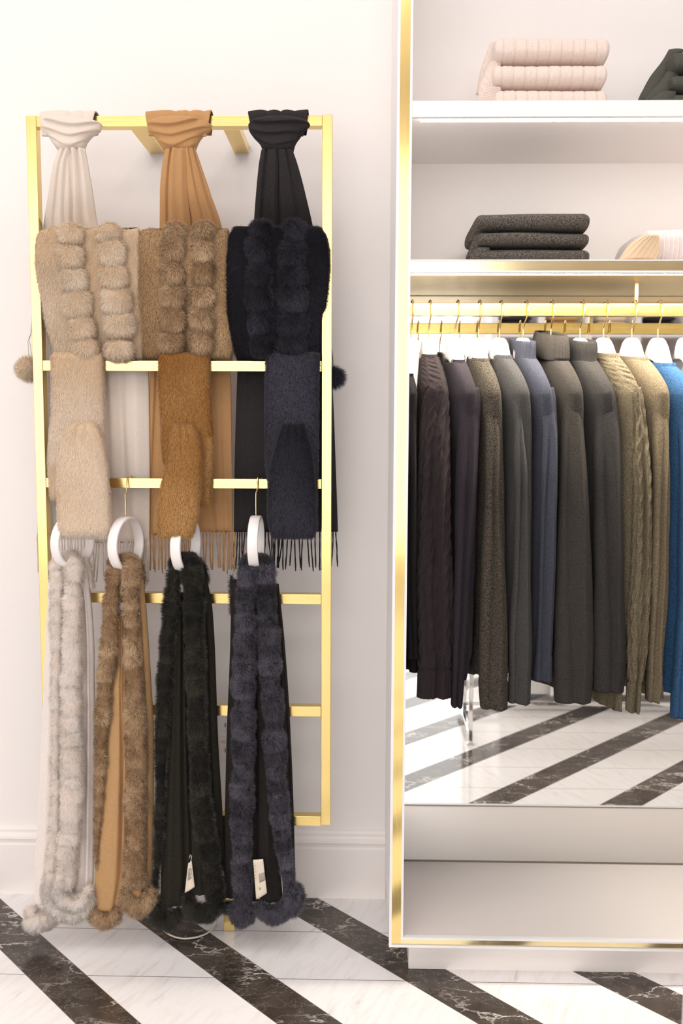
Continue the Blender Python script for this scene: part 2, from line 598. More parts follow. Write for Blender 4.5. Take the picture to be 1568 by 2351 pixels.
# hanging rail
RAILY = -.24
zt, zb = W(1100, 695.5, RAILY - .008)[2], W(1100, 725.5, RAILY - .008)[2]
rl = MB().box(.112, CX1 - .035, RAILY - .008, RAILY + .008, zb, zt).build('hanging_rail', M_BRASS_H, cab, False, .001)
MB().box(.112, .122, RAILY - .013, RAILY + .013, zb - .004, zt + .003).build('rail_socket', M_BRASS_H, cab, False, .001)
xs = W(1458, 740, RAILY)[0]
MB().box(xs - .004, xs + .004, RAILY - .004, RAILY + .004, zt, 1.7535).build('rail_support', M_BRASS_V, cab, False)

# ------------------------------------------------------------------ brass garment rack
RF, RB = -.23, -.20
rack = thing('garment_rack', 'tall brass ladder rack standing off the white wall, draped with scarves', 'garment rack', (-.46, -.215, 0))
XL0, XL1 = -.850, -.824
XR0, XR1 = -.103, -.077
ZTOP = W(400, 264, RF)[2]
ZBOT = W(740, 1894, RF)[2]
for (a, b_) in ((XL0, XL1), (XR0, XR1)):
    MB().box(a, b_, RF, RB, ZBOT, ZTOP).build('post', M_BRASS_V, rack, False, .0012)
for (y0, y1) in ((265, 290), (547, 572), (828.5, 852.5), (1099, 1121.5), (1363, 1386), (1620, 1643.5), (1872, 1894)):
    z1, z0 = W(500, y0, RF)[2], W(500, y1, RF)[2]
    MB().box(XL1, XR0, RF + .0005, RB - .001, z0, z1).build('crossbar', M_BRASS_H, rack, False, .001)
for (xa, xb) in ((-.590, -.547), (-.355, -.314)):
    zz = W(500, 290, RF)[2]
    MB().box(xa, xb, RB - .001, -.001, zz - .001, zz + .022).build('wall_bracket', M_BRASS_D, rack, False, .001)
zf = W(500, 1893, RF)[2]
MB().box(-.372, -.342, RB - .002, RB + .03, 0.0, zf + .02).build('foot', M_BRASS_V, rack, False, .001)

# ------------------------------------------------------------------ fur tools
DENS = 1.15


def PX(Y):
    return (DIST + Y) / FPX


def fur(mb, V, Q, T, dens, length, width, pal, comb=(0, 0, -.6), lift=.8, rand=.18, centers=None, part=0.0, patch=14, seed=1,
        droop=.35, back=.12, pw=.5, pamp=.75):
    """adds short tapering hairs rooted on the given faces. dens: hairs per cm2, pal: (root, dark, light) colours"""
    r = np.random.default_rng(seed)
    N = mb.normals(V, Q, T)
    tris = []
    if len(Q):
        tris += [Q[:, [0, 1, 2]], Q[:, [0, 2, 3]]]
    if len(T):
        tris.append(T)
    F = np.vstack(tris)
    fn = np.cross(V[F[:, 1]] - V[F[:, 0]], V[F[:, 2]] - V[F[:, 0]])
    ar = np.linalg.norm(fn, axis=1) / 2
    face = -(fn[:, 1]) / np.maximum(2 * ar, 1e-12)
    wgt = ar * np.where(face > -.25, np.clip(face + .75, .5, 1), back)
    tot = wgt.sum()
    n = int(tot * 1e4 * dens * DENS)
    if n < 3:
        return
    idx = np.searchsorted(np.cumsum(wgt) / tot, r.random(n)).clip(0, len(F) - 1)
    a, b = r.random(n), r.random(n)
    k = a + b > 1
    a[k], b[k] = 1 - a[k], 1 - b[k]
    f = F[idx]
    mixv = lambda A: A[f[:, 0]] * (1 - a - b)[:, None] + A[f[:, 1]] * a[:, None] + A[f[:, 2]] * b[:, None]
    p0, nn = mixv(V), nrm(mixv(N))
    cmb = np.broadcast_to(np.array(comb, float), (n, 3))
    d = nn * lift + cmb + r.normal(size=(n, 3)) * rand
    # locks: neighbouring hairs lean together
    lk = np.stack([wob(p0, 420, 3), wob(p0, 420, 5), wob(p0, 420, 8)], 1)
    d = d + lk * .24
    if centers is not None and part:
        rc = mixv(centers)
        rc = rc - nn * (rc * nn).sum(1)[:, None]
        d = d + rc * part
        ctr = np.linalg.norm(rc, axis=1) - .42
    else:
        ctr = 0
    tg = d - nn * np.minimum((d * nn).sum(1), 0)[:, None]
    d = nrm(tg)
    L = length * (.65 + .5 * r.random(n))[:, None] * (1 + .18 * wob(p0, 120, 9))[:, None]
    d2 = nrm(d + np.array([0, 0, -droop]) + cmb * .25)
    p1 = p0 + d * L * .5
    p2 = p1 + d2 * L * .5
    side = np.cross(d, nn) + r.normal(size=(n, 3)) * .25
    side = nrm(side - d * (side * d).sum(1)[:, None])
    gn = np.cross(side, d)
    sgn = np.where((gn * nn).sum(1) < 0, -1, 1)[:, None]
    side = side * sgn
    w = width * (.7 + .6 * r.random(n))[:, None]
    p0 = p0 - nn * .0008
    vs = np.stack([p0 - side * w / 2, p0 + side * w / 2, p1 + side * w * .42, p1 - side * w * .42, p2], 1).reshape(-1, 3)
    o = np.arange(n)[:, None] * 5
    q = o + np.array([[0, 1, 2, 3]])
    t = o + np.array([[3, 2, 4]])
    sn = nrm(nn * .9 + np.cross(side, d) * .25 + r.normal(size=(n, 3)) * .13)
    sn5 = np.repeat(sn, 5, axis=0)
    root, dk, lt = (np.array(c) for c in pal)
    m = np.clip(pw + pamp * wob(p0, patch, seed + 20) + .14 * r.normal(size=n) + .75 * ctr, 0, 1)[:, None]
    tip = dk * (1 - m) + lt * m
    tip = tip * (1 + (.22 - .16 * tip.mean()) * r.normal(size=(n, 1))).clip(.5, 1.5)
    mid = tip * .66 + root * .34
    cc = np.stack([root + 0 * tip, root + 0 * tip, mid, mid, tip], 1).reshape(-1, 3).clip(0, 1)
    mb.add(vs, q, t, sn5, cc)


def with_normals(mb):
    """custom normals must be present on every block of a furred mesh"""
    k = 0
    V = np.vstack(mb.v)
    for i in range(len(mb.v)):
        if not np.any(mb.n[i]):
            nv = len(mb.v[i])
            Q = [q for q in mb.q if len(q) and q.min() >= k and q.max() < k + nv]
            T = [t for t in mb.t if len(t) and t.min() >= k and t.max() < k + nv]
            Q = np.vstack(Q) if Q else np.zeros((0, 4), int)
            T = np.vstack(T) if T else np.zeros((0, 3), int)
            mb.n[i] = mb.normals(V, Q, T)[k:k + nv]
        k += len(mb.v[i])
    mb.has_n = True


def sq(c, e):
    return np.sign(c) * np.abs(c) ** e


def puff(mb, c, ax, hs, pal, e1=.8, e2=.9, dens=55, length=.014, width=.00062, seed=0, part=.5, comb=(0, 0, -.35), patch=30, lump=.12, pw=.5,
         off=(0, 0), lift=.42):
    """one gathered tuft: superellipsoid on axes ax (side, out, along) with half sizes hs, covered in hair"""
    c = np.asarray(c, float)
    m, nv = 26, 15
    eta = np.linspace(-np.pi / 2 + .12, np.pi / 2 - .12, nv)
    om = np.linspace(0, 2 * np.pi, m, endpoint=False)
    E, O = np.meshgrid(eta, om, indexing='ij')
    loc = np.stack([sq(np.cos(E), e1) * sq(np.cos(O), e2) * hs[0], sq(np.cos(E), e1) * sq(np.sin(O), e2) * hs[1],
                    sq(np.sin(E), e1) * hs[2]], -1)
    A = np.array(ax)
    P = c + loc @ A
    P = P + nrm(P - c) * (wob(P + seed, 90, seed % 7)[..., None] * min(hs) * lump)
    V, Q, T = mb.loft(P, c=(np.array(pal[0]) + np.array(pal[1])) / 2)
    rad = (V - (c + A[0] * hs[0] * off[0] + A[2] * hs[2] * off[1])) / max(hs)
    fur(mb, V, Q, T, dens, length, width, pal, comb=comb, lift=lift, centers=rad, part=part, patch=patch, seed=seed + 11, pw=pw + .14, pamp=.36)


def furtube(mb, path, seg, pal, seed=0, depth=.42, dens=55, length=.010, width=.00062, jit=.12, comb=(0, 0, -.3), pw=.5, patch=30, part=.75,
            overlap=.66, pwv=.22):
    """chain of tufts along a path [(x, y, w, Y)] in photo pixels at depth Y"""
    r = np.random.default_rng(seed + 100)
    P = np.array(path, float)
    w3 = W(P[:, 0], P[:, 1], P[:, 3])
    wd = P[:, 2] * PX(P[:, 3])
    s = np.concatenate([[0], np.cumsum(np.linalg.norm(np.diff(w3, axis=0), axis=1))])
    segm = seg * PX(P[0, 3])
    n = max(1, int(round(s[-1] / segm)))
    edges = np.linspace(0, s[-1], n + 1)
    edges[1:-1] += r.uniform(-jit, jit, n - 1) * segm * 1.6
    for k in range(n):
        a, b = edges[k], edges[k + 1]
        mid = (a + b) / 2
        g = lambda q: np.array([np.interp(q, s, w3[:, i]) for i in range(3)])
        c = g(mid)
        t = nrm(g(min(mid + .01, s[-1])) - g(max(mid - .01, 0)))
        out = np.array([0, -1.0, 0])
        out = nrm(out - t * (out @ t))
        sd = np.cross(t, out)
        wm = np.interp(mid, s, wd) * (1 + r.uniform(-jit, jit))
        puff(mb, c + sd * r.uniform(-.04, .04) * wm, (sd, out, t), (wm / 2 - length * .35, wm * depth, (b - a) * overlap), pal, e1=.62, e2=.85,
             dens=dens, length=length, width=width, seed=int(seed * 31 + k), part=part, comb=comb, pw=pw + r.uniform(-pwv, pwv), patch=patch,
             off=(r.uniform(-.35, .35), r.uniform(-.2, .5)))


def slab_grid(rows, nu=40, nv=80, thick=.02, back=.01, pw=2.4, rt=0, rb=0, Y=None, creases=(), disp=None, curve=None):
    """closed rings following the silhouette rows [(y, xl, xr, Y)] in photo pixels"""
    rows = [tuple(r) if len(r) > 3 else (*r, Y) for r in rows]
    S = smooth(rows, nv)
    u = (1 - np.cos(np.linspace(0, np.pi, nu))) / 2
    u = .75 * u + .25 * np.linspace(0, 1, nu)
    v = np.linspace(0, 1, nv)
    U, Vv = np.meshgrid(u, v)
    x = S[:, 1][:, None] + (S[:, 2] - S[:, 1])[:, None] * U
    y = np.broadcast_to(S[:, 0][:, None], x.shape).copy()
    if curve is not None:
        y = y + curve(U, Vv)
    base = W(x, y, np.broadcast_to(S[:, 3][:, None], x.shape))
    pr = (1 - np.abs(2 * U - 1) ** pw).clip(0) ** (1 / pw)
    en = np.ones_like(v)
    if rt:
        k = v < rt
        en[k] = np.sqrt((1 - (1 - v[k] / rt) ** 2).clip(0))
    if rb:
        k = v > 1 - rb
        en[k] = np.sqrt((1 - (1 - (1 - v[k]) / rb) ** 2).clip(0))
    en = en[:, None]
    th = thick(Vv) if callable(thick) else thick
    bk = back(Vv) if callable(back) else back
    d = th * pr * en
    cr = 0
    for (u0, u1, a, sg) in creases:
        cr = cr + a * np.exp(-((U - (u0 + (u1 - u0) * Vv)) / sg) ** 2)
    if disp is not None:
        cr = cr + disp(U, Vv, base)
    d = d + cr * np.minimum(1, pr * 1.4) * en
    front = base + np.stack([0 * d, -d, 0 * d], -1)
    db = bk * pr * en
    backp = base + np.stack([0 * d, db, 0 * d], -1)
    # thin cloth: let the back follow the folds
    if not callable(back) and back < .008:
        backp = backp + np.stack([0 * d, -cr * np.minimum(1, pr * 1.4) * en - th * pr * en * .8, 0 * d], -1)
    return np.concatenate([front, backp[:, 1:-1][:, ::-1]], axis=1)


def sheet(mb, G, thick=.003, c=None):
    """cloth sheet from a grid of points, given thickness"""
    gu = np.gradient(G, axis=1)
    gv = np.gradient(G, axis=0)
    n = nrm(np.cross(gu, gv))
    A, B = G + n * thick / 2, G - n * thick / 2
    R = np.concatenate([A, B[:, ::-1]], axis=1)
    return mb.loft(R, c=c)


# palettes (linear): root, dark, light
PAL_CREAM = ((.78, .60, .40), (.88, .73, .54), (1, .94, .84))
PAL_SAND = ((.27, .15, .06), (.48, .29, .14), (.98, .72, .44))
PAL_HONEY = ((.26, .105, .018), (.50, .23, .05), (.88, .56, .24))
PAL_NAVY = ((.006, .006, .009), (.014, .013, .021), (.12, .115, .16))
PAL_INK = ((.004, .004, .006), (.009, .008, .013), (.085, .08, .115))
PAL_SLATE = ((.010, .009, .013), (.028, .025, .036), (.25, .235, .295))
PAL_WHITE = ((.95, .85, .77), (.98, .91, .85), (1, .97, .95))
PAL_TAUPE = ((.26, .145, .06), (.46, .285, .15), (1, .77, .52))
PAL_OLIVE = ((.005, .0045, .0035), (.013, .012, .008), (.105, .095, .072))

# ------------------------------------------------------------------ knotted scarves on the top bar
BT = W(400, 265, -.23)[2]


def knotted(label, mat, top, knot, tails, fringe, seed):
    r = np.random.default_rng(seed)
    t = thing('knotted_scarf', label, 'scarf', W((top[0] + top[1]) / 2, 262, -.215), 'knotted scarves on the top bar')
    # loop over the bar
    path = np.array([(-.190, BT - .034), (-.191, BT - .02), (-.191, BT - .004), (-.196, BT + .006), (-.206, BT + .0105), (-.222, BT + .0105),
                     (-.235, BT + .006), (-.2405, BT - .003), (-.243, BT - .018), (-.246, BT - .035), (-.25, BT - .055)])
    q = np.linspace(0, len(path) - 1, 40)
    pth = np.stack([np.interp(q, np.arange(len(path)), path[:, i]) for i in (0, 1)], 1)
    nu = 60
    u = np.linspace(0, 1, nu)
    G = np.zeros((40, nu, 3))
    for k in range(40):
        nar = np.clip((BT - pth[k, 1]) / .06, 0, 1)
        xl = top[0] + (top[2] - top[0]) * nar
        xr = top[1] + (top[3] - top[1]) * nar
        xx = W(xl + (xr - xl) * u, np.full(nu, 265.), np.full(nu, -.235))[:, 0]
        f = .0035 * np.abs(np.sin(u * 9.5 + seed + 1.2 * np.sin(u * 5 + seed))) - .002 * np.exp(-((u - .55) / .02) ** 2)
        G[k, :, 0] = xx
        cen = np.array([-.215, BT - .01])
        dirv = pth[k] - cen
        dirv /= np.linalg.norm(dirv)
        G[k, :, 1] = pth[k, 0] + f * dirv[0]
        G[k, :, 2] = pth[k, 1] + f * dirv[1]
    mb = MB()
    sheet(mb, G, .004)
    mb.build('loop', mat, t)
    # knot
    mb = MB()
    kx = seed * .13

    def folds(U, V_, b):
        vc = V_ * 3.6 + .55 * (2 * U - 1) ** 2 + (.45 * (U - .5) if seed % 2 else -.5 * (U - .5)) + .18 * np.sin(U * 5 + seed)
        fr = vc - np.floor(vc)
        s_ = fr ** 1.3 * (1 - np.clip((fr - .8) / .2, 0, 1) ** 2)
        return .013 * s_ * (1 - .55 * V_) + .0016 * wob(b, 60, seed)
    G = slab_grid([(k[0], k[1], k[2]) for k in knot], 70, 90, .034, .024, 2.0, .16, .22, Y=-.243, disp=folds,
                  curve=lambda U, V_: 9 * V_ * (1 - (2 * U - 1) ** 2) - 7 * (1 - V_) * (1 - (2 * U - 1) ** 2))
    mb.loft(G)
    mb.build('knot', mat, t)
    # tails
    for rows, cr in tails:
        mb = MB()
        G = slab_grid(rows, 46, 120, .011, .004, 2.6, 0, .01, creases=cr, disp=lambda U, V_, b: .0018 * wob(b, 26, seed + 2))
        mb.loft(G)
        mb.build('tail', mat, t)
    mb = MB()
    for (x0, x1, y0, y1, step, Yf) in fringe:
        x = x0
        while x < x1:
            n = 9
            sway = r.normal() * 3.5
            yy = np.linspace(y0 - 4, y1 + r.uniform(-8, 6), n)
            xx = x + sway * np.linspace(0, 1, n) ** 1.5 + np.cumsum(r.normal(size=n) * .45)
            pts = W(xx, yy, np.full(n, Yf) + np.cumsum(r.normal(size=n)) * .0006)
            rad = np.full(n, .0017)
            rad[-2] = .0024
            rad[-1] = .0012
            rad = rad * (1 + .2 * np.sin(np.arange(n) * 2.4))
            mb.tube(pts, rad, 6)
            x += step * r.uniform(.7, 1.35)
    mb.build('fringe', mat, t)
    return t


SC_CREAM = cloth('cream_wool', (.74, .655, .58), (.62, .53, .45), grain=520, bump=.2, speck=.25)
SC_CAMEL = cloth('camel_wool', (.50, .29, .135), (.40, .21, .085), grain=520, bump=.2, speck=.3)
SC_CHAR = cloth('charcoal_wool', (.034, .030, .031), (.017, .014, .015), grain=520, bump=.25, speck=.4, sheen=.06)
YT = -.166
knotted('cream wool scarf knotted over the left end of the top brass bar', SC_CREAM, (93, 218, 100, 208),
        [(276, 96, 206), (286, 94, 234), (300, 97, 232), (315, 112, 212), (330, 122, 200), (346, 133, 195)],
        [([(342, 136, 166, -.262), (380, 122, 158, -.258), (440, 112, 156, -.24), (540, 99, 158, -.19), (700, 100, 190, YT), (855, 106, 210, YT),
           (1100, 92, 206, YT), (1229, 84, 205, YT)], [(.45, .4, -.006, .06), (.75, .7, .006, .1)]),
         ([(342, 148, 196, -.264), (380, 150, 203, -.259), (440, 148, 213, -.245), (540, 142, 229, -.19), (700, 180, 270, YT - .008),
           (855, 196, 342, YT - .008), (1100, 200, 345, YT - .008), (1247, 198, 344, YT - .008)],
          [(.3, .36, -.009, .05), (.62, .55, -.008, .05), (.8, .8, .006, .09), (.45, .3, .006, .08), (.2, .7, -.006, .05)])],
        [(86, 204, 1229, 1318, 6.2, YT), (206, 344, 1247, 1330, 7.0, YT - .008), (300, 344, 1245, 1340, 5.5, YT - .012)], 2)
knotted('camel wool scarf knotted at the middle of the top brass bar', SC_CAMEL, (335, 484, 345, 474),
        [(276, 346, 462), (288, 338, 486), (300, 340, 484), (316, 355, 465), (332, 366, 455), (346, 376, 450)],
        [([(342, 380, 428, -.263), (380, 372, 430, -.258), (440, 367, 432, -.24), (540, 366, 440, -.19), (700, 350, 420, YT), (855, 344, 430, YT),
           (1100, 336, 440, YT), (1229, 333, 445, YT)], [(.3, .12, -.010, .035), (.8, .8, .005, .1), (.45, .5, .004, .1)]),
         ([(342, 418, 449, -.258), (380, 418, 462, -.252), (440, 420, 482, -.235), (540, 428, 512, -.182), (700, 400, 520, YT + .006),
           (855, 400, 530, YT + .006), (1100, 420, 533, YT + .006), (1222, 430, 535, YT + .006)],
          [(.12, .3, -.006, .04), (.5, .62, -.007, .03), (.75, .85, .006, .07), (.85, .8, -.006, .04)])],
        [(335, 446, 1228, 1312, 5.6, YT), (446, 534, 1221, 1308, 6.4, YT + .006), (515, 542, 1225, 1315, 7, YT)], 3)
knotted('charcoal grey wool scarf knotted at the right end of the top brass bar', SC_CHAR, (570, 707, 582, 696),
        [(276, 580, 704), (288, 570, 712), (300, 572, 702), (316, 582, 690), (334, 598, 678), (350, 604, 674)],
        [([(345, 600, 640, -.262), (380, 594, 642, -.258), (440, 588, 640, -.24), (540, 580, 642, -.19), (700, 560, 640, YT), (855, 545, 640, YT),
           (1100, 538, 655, YT), (1222, 537, 660, YT)], [(.35, .25, -.005, .05), (.8, .9, .004, .1), (.2, .3, .005, .08)]),
         ([(345, 634, 672, -.264), (380, 634, 684, -.258), (440, 634, 700, -.24), (540, 636, 722, -.19), (700, 640, 745, YT - .006),
           (855, 645, 762, YT - .006), (1100, 650, 772, YT - .006), (1221, 652, 776, YT - .006)],
          [(.1, .08, -.007, .03), (.62, .62, -.005, .05), (.72, .75, .005, .06)])],
        [(538, 650, 1222, 1305, 6.0, YT), (640, 776, 1221, 1306, 8.2, YT - .006)], 4)

# ------------------------------------------------------------------ fur cowls with gathered ruffles


def cowl(label, panel, ruffles, pal, pals, seed, pom=None, seam=None, dens=60, pw=.5):
    t = thing('fur_cowl', label, 'fur collar', W(panel[0][1] + 100, 525, -.22), 'fur collars draped over the second bar')
    mb = MB()

    def dsp(U, V_, b):
        return .006 * wob(b, 22, seed) + .003 * wob(b, 55, seed + 1)
    G = slab_grid(panel, 60, 90, .020, lambda v: .036 - .03 * v, 3.4, .05, .05, disp=dsp,
                  curve=lambda U, V_: 4 * (1 - V_) * np.sin(U * 14 + seed),
                  creases=[(.02, .02, 0, .1)])
    V, Q, T = mb.loft(G, c=(np.array(pal[0]) + np.array(pal[1])) / 2)
    fur(mb, V, Q, T, dens, .009, .00062, pal, comb=(0, 0, -.75), lift=.65, patch=16, seed=seed, pw=pw)
    with_normals(mb)
    mb.build('fur_panel', M_FUR, t)
    for j, col in enumerate(ruffles):
        mb = MB()
        for i, (cx, cy_, w, h) in enumerate(col):
            Yc = -.250 + .016 * np.clip((cy_ - 640) / 170, 0, 1)
            s_ = PX(-.25)
            puff(mb, W(cx, cy_, Yc), ((1, 0, 0), (0, -1, 0), (0, 0, 1)), (w * s_ / 2 - .004, .026, h * s_ * .57 - .002), pals, e1=.78, e2=.88,
                 dens=60, length=.0125, lift=.5, width=.00062, seed=seed * 17 + j * 7 + i, part=.75, comb=(0, 0, -.3), patch=26, lump=.14,
                 off=(rng.uniform(-.3, .35), rng.uniform(-.1, .35)), pw=pw + rng.uniform(-.06, .10))
        with_normals(mb)
        mb.build('ruffle', M_FUR, t)
    if pom:
        (px_, py_, pr, Yp, cord) = pom
        mb = MB()
        s_ = PX(Yp)
        puff(mb, W(px_, py_, Yp), ((1, 0, 0), (0, -1, 0), (0, 0, 1)), (pr * s_ - .006, pr * s_ - .006, pr * s_ - .006), pals, e1=1, e2=1,
             dens=60, length=.015, seed=seed + 3, part=.0, comb=(0, 0, -.1), lump=.05, lift=.4)
        with_normals(mb)
        pm = mb.build('pompom', M_FUR, t)
        mb = MB()
        for cpts in cord:
            mb.tube(W([c[0] for c in cpts], [c[1] for c in cpts], Yp), .0011, 6)
        mb.build('cord', SC_CREAM if pals[2][0] > .5 else SC_CHAR, pm)
    return t


def pan(rows):
    out = []
    for (y, a, b) in rows:
        Yb = np.interp(y, [520, 600, 700, 780, 830], [-.236, -.234, -.224, -.206, -.190])
        out.append((y, a, b, Yb))
    return out


cowl('cream fur cowl with two ruffled columns, hanging beside the left post', pan([(524, 96, 318), (545, 86, 322), (600, 84, 326), (640, 88, 326),
     (700, 98, 326), (760, 110, 330), (800, 120, 330), (828, 126, 330)]),
     [[(166, 540, 66, 40), (164, 590, 64, 54), (172, 641, 66, 48), (181, 695, 72, 58), (191, 752, 64, 52), (199, 800, 62, 44)],
      [(252, 535, 62, 38), (260, 580, 68, 60), (265, 636, 70, 52), (270, 690, 73, 58), (277, 747, 73, 55), (276, 802, 74, 46)]],
     PAL_CREAM, PAL_CREAM, 21, (66, 846, 29, -.165, [[(72, 815), (70, 795), (66, 780), (72, 764), (76, 700), (80, 600)],
                                                     [(66, 818), (65, 798), (64, 784), (70, 770), (77, 690), (82, 600)]]))
cowl('sand brown fur cowl with two ruffled columns, between the cream and black ones', pan([(528, 326, 524), (560, 318, 524), (640, 317, 522),
     (700, 314, 522), (760, 317, 530), (800, 324, 534), (826, 332, 532)]),
     [[(404, 533, 56, 36), (401, 572, 58, 58), (399, 628, 60, 52), (399, 680, 62, 54), (398, 734, 66, 54), (394, 785, 58, 50)],
      [(469, 532, 56, 36), (467, 577, 56, 57), (468, 628, 58, 52), (466, 680, 62, 54), (465, 731, 60, 52), (464, 784, 54, 52)]],
     PAL_SAND, PAL_TAUPE, 22)
cowl('blue-black fur cowl with two ruffled columns, hanging against the right post', pan([(523, 538, 736), (550, 526, 750), (600, 521, 756),
     (650, 520, 755), (700, 521, 750), (740, 525, 742), (780, 532, 739), (828, 545, 738)]),
     [[(601, 530, 56, 44), (594, 576, 60, 60), (595, 633, 60, 52), (595, 685, 64, 56), (598, 742, 62, 52), (604, 792, 58, 48)],
      [(678, 532, 62, 46), (672, 582, 68, 60), (673, 633, 68, 54), (672, 687, 72, 58), (673, 744, 76, 56), (670, 792, 68, 40)]],
     PAL_INK, PAL_INK, 23, (768, 866, 25, -.165, [[(764, 842), (764, 828), (762, 800)]]))

# ------------------------------------------------------------------ pull-through fur scarves on the third bar


def keyhole(label, body, ftail, btail, pal, seed, pw=.5, patch=12):
    t = thing('fur_scarf', label, 'fur scarf', W(body[0][1] + 60, 820, -.225), 'pull-through fur scarves on the third bar')
    for nm, rows, Y, th, bk, rt, rb, cr in (
            ('collar', body, -.232, .026, lambda v: .05 * np.clip(1 - v * 6, 0, 1) + .004, .05, .10, ()),
            ('back_tail', btail, -.236, .016, .006, .05, .16, ()),
            ('front_tail', [(*q, -.262 - .055 * (q[0] - 970) / 260) for q in ftail], None, .026, .008, .08, .10, ((.35, .5, -.008, .06), (.62, .5, -.006, .05)))):
        mb = MB()
        cr = [(a, b, c, d) for (a, b, c, d) in cr]
        G = slab_grid(rows, 56, 90, th, bk, 2.6, rt, rb, Y=Y,
                      disp=lambda U, V_, b: .0035 * wob(b, 28, seed) + sum(c * np.exp(-((U - a) / d) ** 2) * np.clip(1 - V_ * 3.2, 0, 1) for (a, _, c, d) in cr) + 0 * U)
        V, Q, T = mb.loft(G, c=(np.array(pal[0]) + np.array(pal[1])) / 2)
        fur(mb, V, Q, T, 62, .0095, .00062, pal, comb=(0, 0, -.85), lift=.6, patch=patch, seed=seed + len(nm), pw=pw, back=.1)
        with_normals(mb)
        mb.build(nm, M_FUR, t)
    return t


keyhole('cream fur scarf pulled through itself, nearest the left post', [(808, 122, 236), (830, 119, 238), (880, 121, 239), (940, 121, 240), (985, 116, 241),
        (1030, 114, 240), (1080, 118, 236)],
        [(968, 172, 214), (985, 152, 228), (1010, 139, 236), (1050, 134, 243), (1100, 133, 249), (1150, 134, 252), (1200, 136, 253), (1232, 142, 248)],
        [(990, 115, 180), (1060, 112, 175), (1100, 113, 168), (1145, 118, 160)], PAL_CREAM, 31, pw=.6)
keyhole('honey brown fur scarf pulled through itself, at the middle of the third bar', [(808, 369, 478), (830, 366, 481), (880, 366, 482), (930, 368, 484),
        (975, 371, 487), (1020, 373, 489), (1070, 378, 486)],
        [(972, 404, 440), (990, 396, 455), (1020, 391, 462), (1060, 384, 465), (1100, 374, 463), (1150, 366, 458), (1190, 362, 452), (1232, 368, 442)],
        [(1000, 430, 489), (1060, 436, 489), (1110, 438, 486), (1160, 446, 484)], PAL_HONEY, 32, pw=.42)
keyhole('dark navy fur scarf pulled through itself, nearest the right post', [(808, 617, 731), (830, 612, 732), (900, 610, 731), (980, 610, 730), (1040, 611, 730),
        (1100, 614, 728)],
        [(970, 652, 698), (1000, 640, 706), (1040, 630, 716), (1090, 619, 722), (1150, 616, 725), (1200, 618, 727), (1233, 628, 720)],
        [(1000, 612, 700), (1060, 613, 720), (1110, 616, 728), (1170, 622, 727)], PAL_NAVY, 33, pw=.55, patch=9)

# ------------------------------------------------------------------ ring hangers and long fur-edged stoles


def ring_hanger(label, cx, yt, yb, cosq, hookx, yhook=1096, hooky=None):
    Yc = -.268
    s_ = PX(Yc)
    R = (yb - yt) / 2 * s_
    C = W(cx, (yt + yb) / 2, Yc)
    sinq = math.sqrt(1 - cosq ** 2)
    h = np.array([cosq, sinq, 0])
    ax = np.array([sinq, -cosq, 0])
    up = np.array([0, 0, 1.0])
    t = thing('ring_hanger', label, 'hanger', (C[0], C[1], C[2] + R), 'white ring hangers on the fourth bar')
    th = np.linspace(0, 2 * np.pi, 73)
    cs = [(-.0042, -.012), (-.0042, .012), (-.0032, .013), (.0032, .013), (.0042, .012), (.0042, -.012), (.0032, -.013), (-.0032, -.013)]
    rings = []
    for a in th:
        rd = h * math.cos(a) + up * math.sin(a)
        rings.append([C + rd * (R - .0042 + u) + ax * w for (u, w) in cs])
    mb = MB()
    mb.loft(np.array(rings), cap=False)
    mb.build('ring', M_HANGER, t)
    # hook: straight stem, then a bend over the bar
    top = C + up * R
    bz = W(cx, 1099, -.23)[2]
    dx = (hookx - cx) * s_
    pts = [top - up * .002, top + up * .045, top + up * .062 + np.array([dx * .3, -.0, 0])]
    front = np.array([top[0] + dx * .7, -.238, 0])
    pts += [np.array([top[0] + dx * .75, -.247, bz - .034]), np.array([top[0] + dx, -.240, bz - .016]), np.array([top[0] + dx, -.2365, bz - .002]),
            np.array([top[0] + dx, -.231, bz + .005]), np.array([top[0] + dx + .003, -.215, bz + .0085]), np.array([top[0] + dx + .006, -.200, bz + .004]),
            np.array([top[0] + dx + .007, -.193, bz - .006]), np.array([top[0] + dx + .007, -.191, bz - .016])]
    pts = np.array(pts)
    k = np.linspace(0, len(pts) - 1, 60)
    pp = np.stack([np.interp(k, np.arange(len(pts)), pts[:, i]) for i in range(3)], 1)
    for _ in range(6):
        pp[1:-1] = (pp[:-2] + 2 * pp[1:-1] + pp[2:]) / 4
    mb = MB()
    mb.tube(pp, .0018, 8)
    mb.build('hook', M_HOOK, t)
    return t


ring_hanger('white ring hanger carrying the ivory stole, half hidden by the cream fur scarf', 168, 1180, 1308, .40, 166)
ring_hanger('white ring hanger carrying the camel stole, turned to show its opening', 290, 1185, 1314, .27, 287)
ring_hanger('white ring hanger carrying the black-green stole, under the honey brown fur scarf', 427, 1185, 1317, .20, 426)
ring_hanger('white ring hanger carrying the blue-grey stole, seen edge-on', 588, 1183, 1307, .03, 589)

SC_IVORY = cloth('ivory_fleece', (.80, .73, .69), (.68, .60, .55), grain=330, bump=.6, speck=.3)
SC_CAMEL2 = cloth('camel_fleece', (.50, .31, .15), (.40, .23, .10), grain=330, bump=.6, speck=.3)
SC_OLIVE = cloth('black_green_fleece', (.026, .023, .017), (.012, .010, .007), grain=330, bump=.6, speck=.4, sheen=.05)
SC_GREY = cloth('dark_grey_fleece', (.026, .022, .020), (.012, .010, .009), grain=330, bump=.6, speck=.4, sheen=.05)


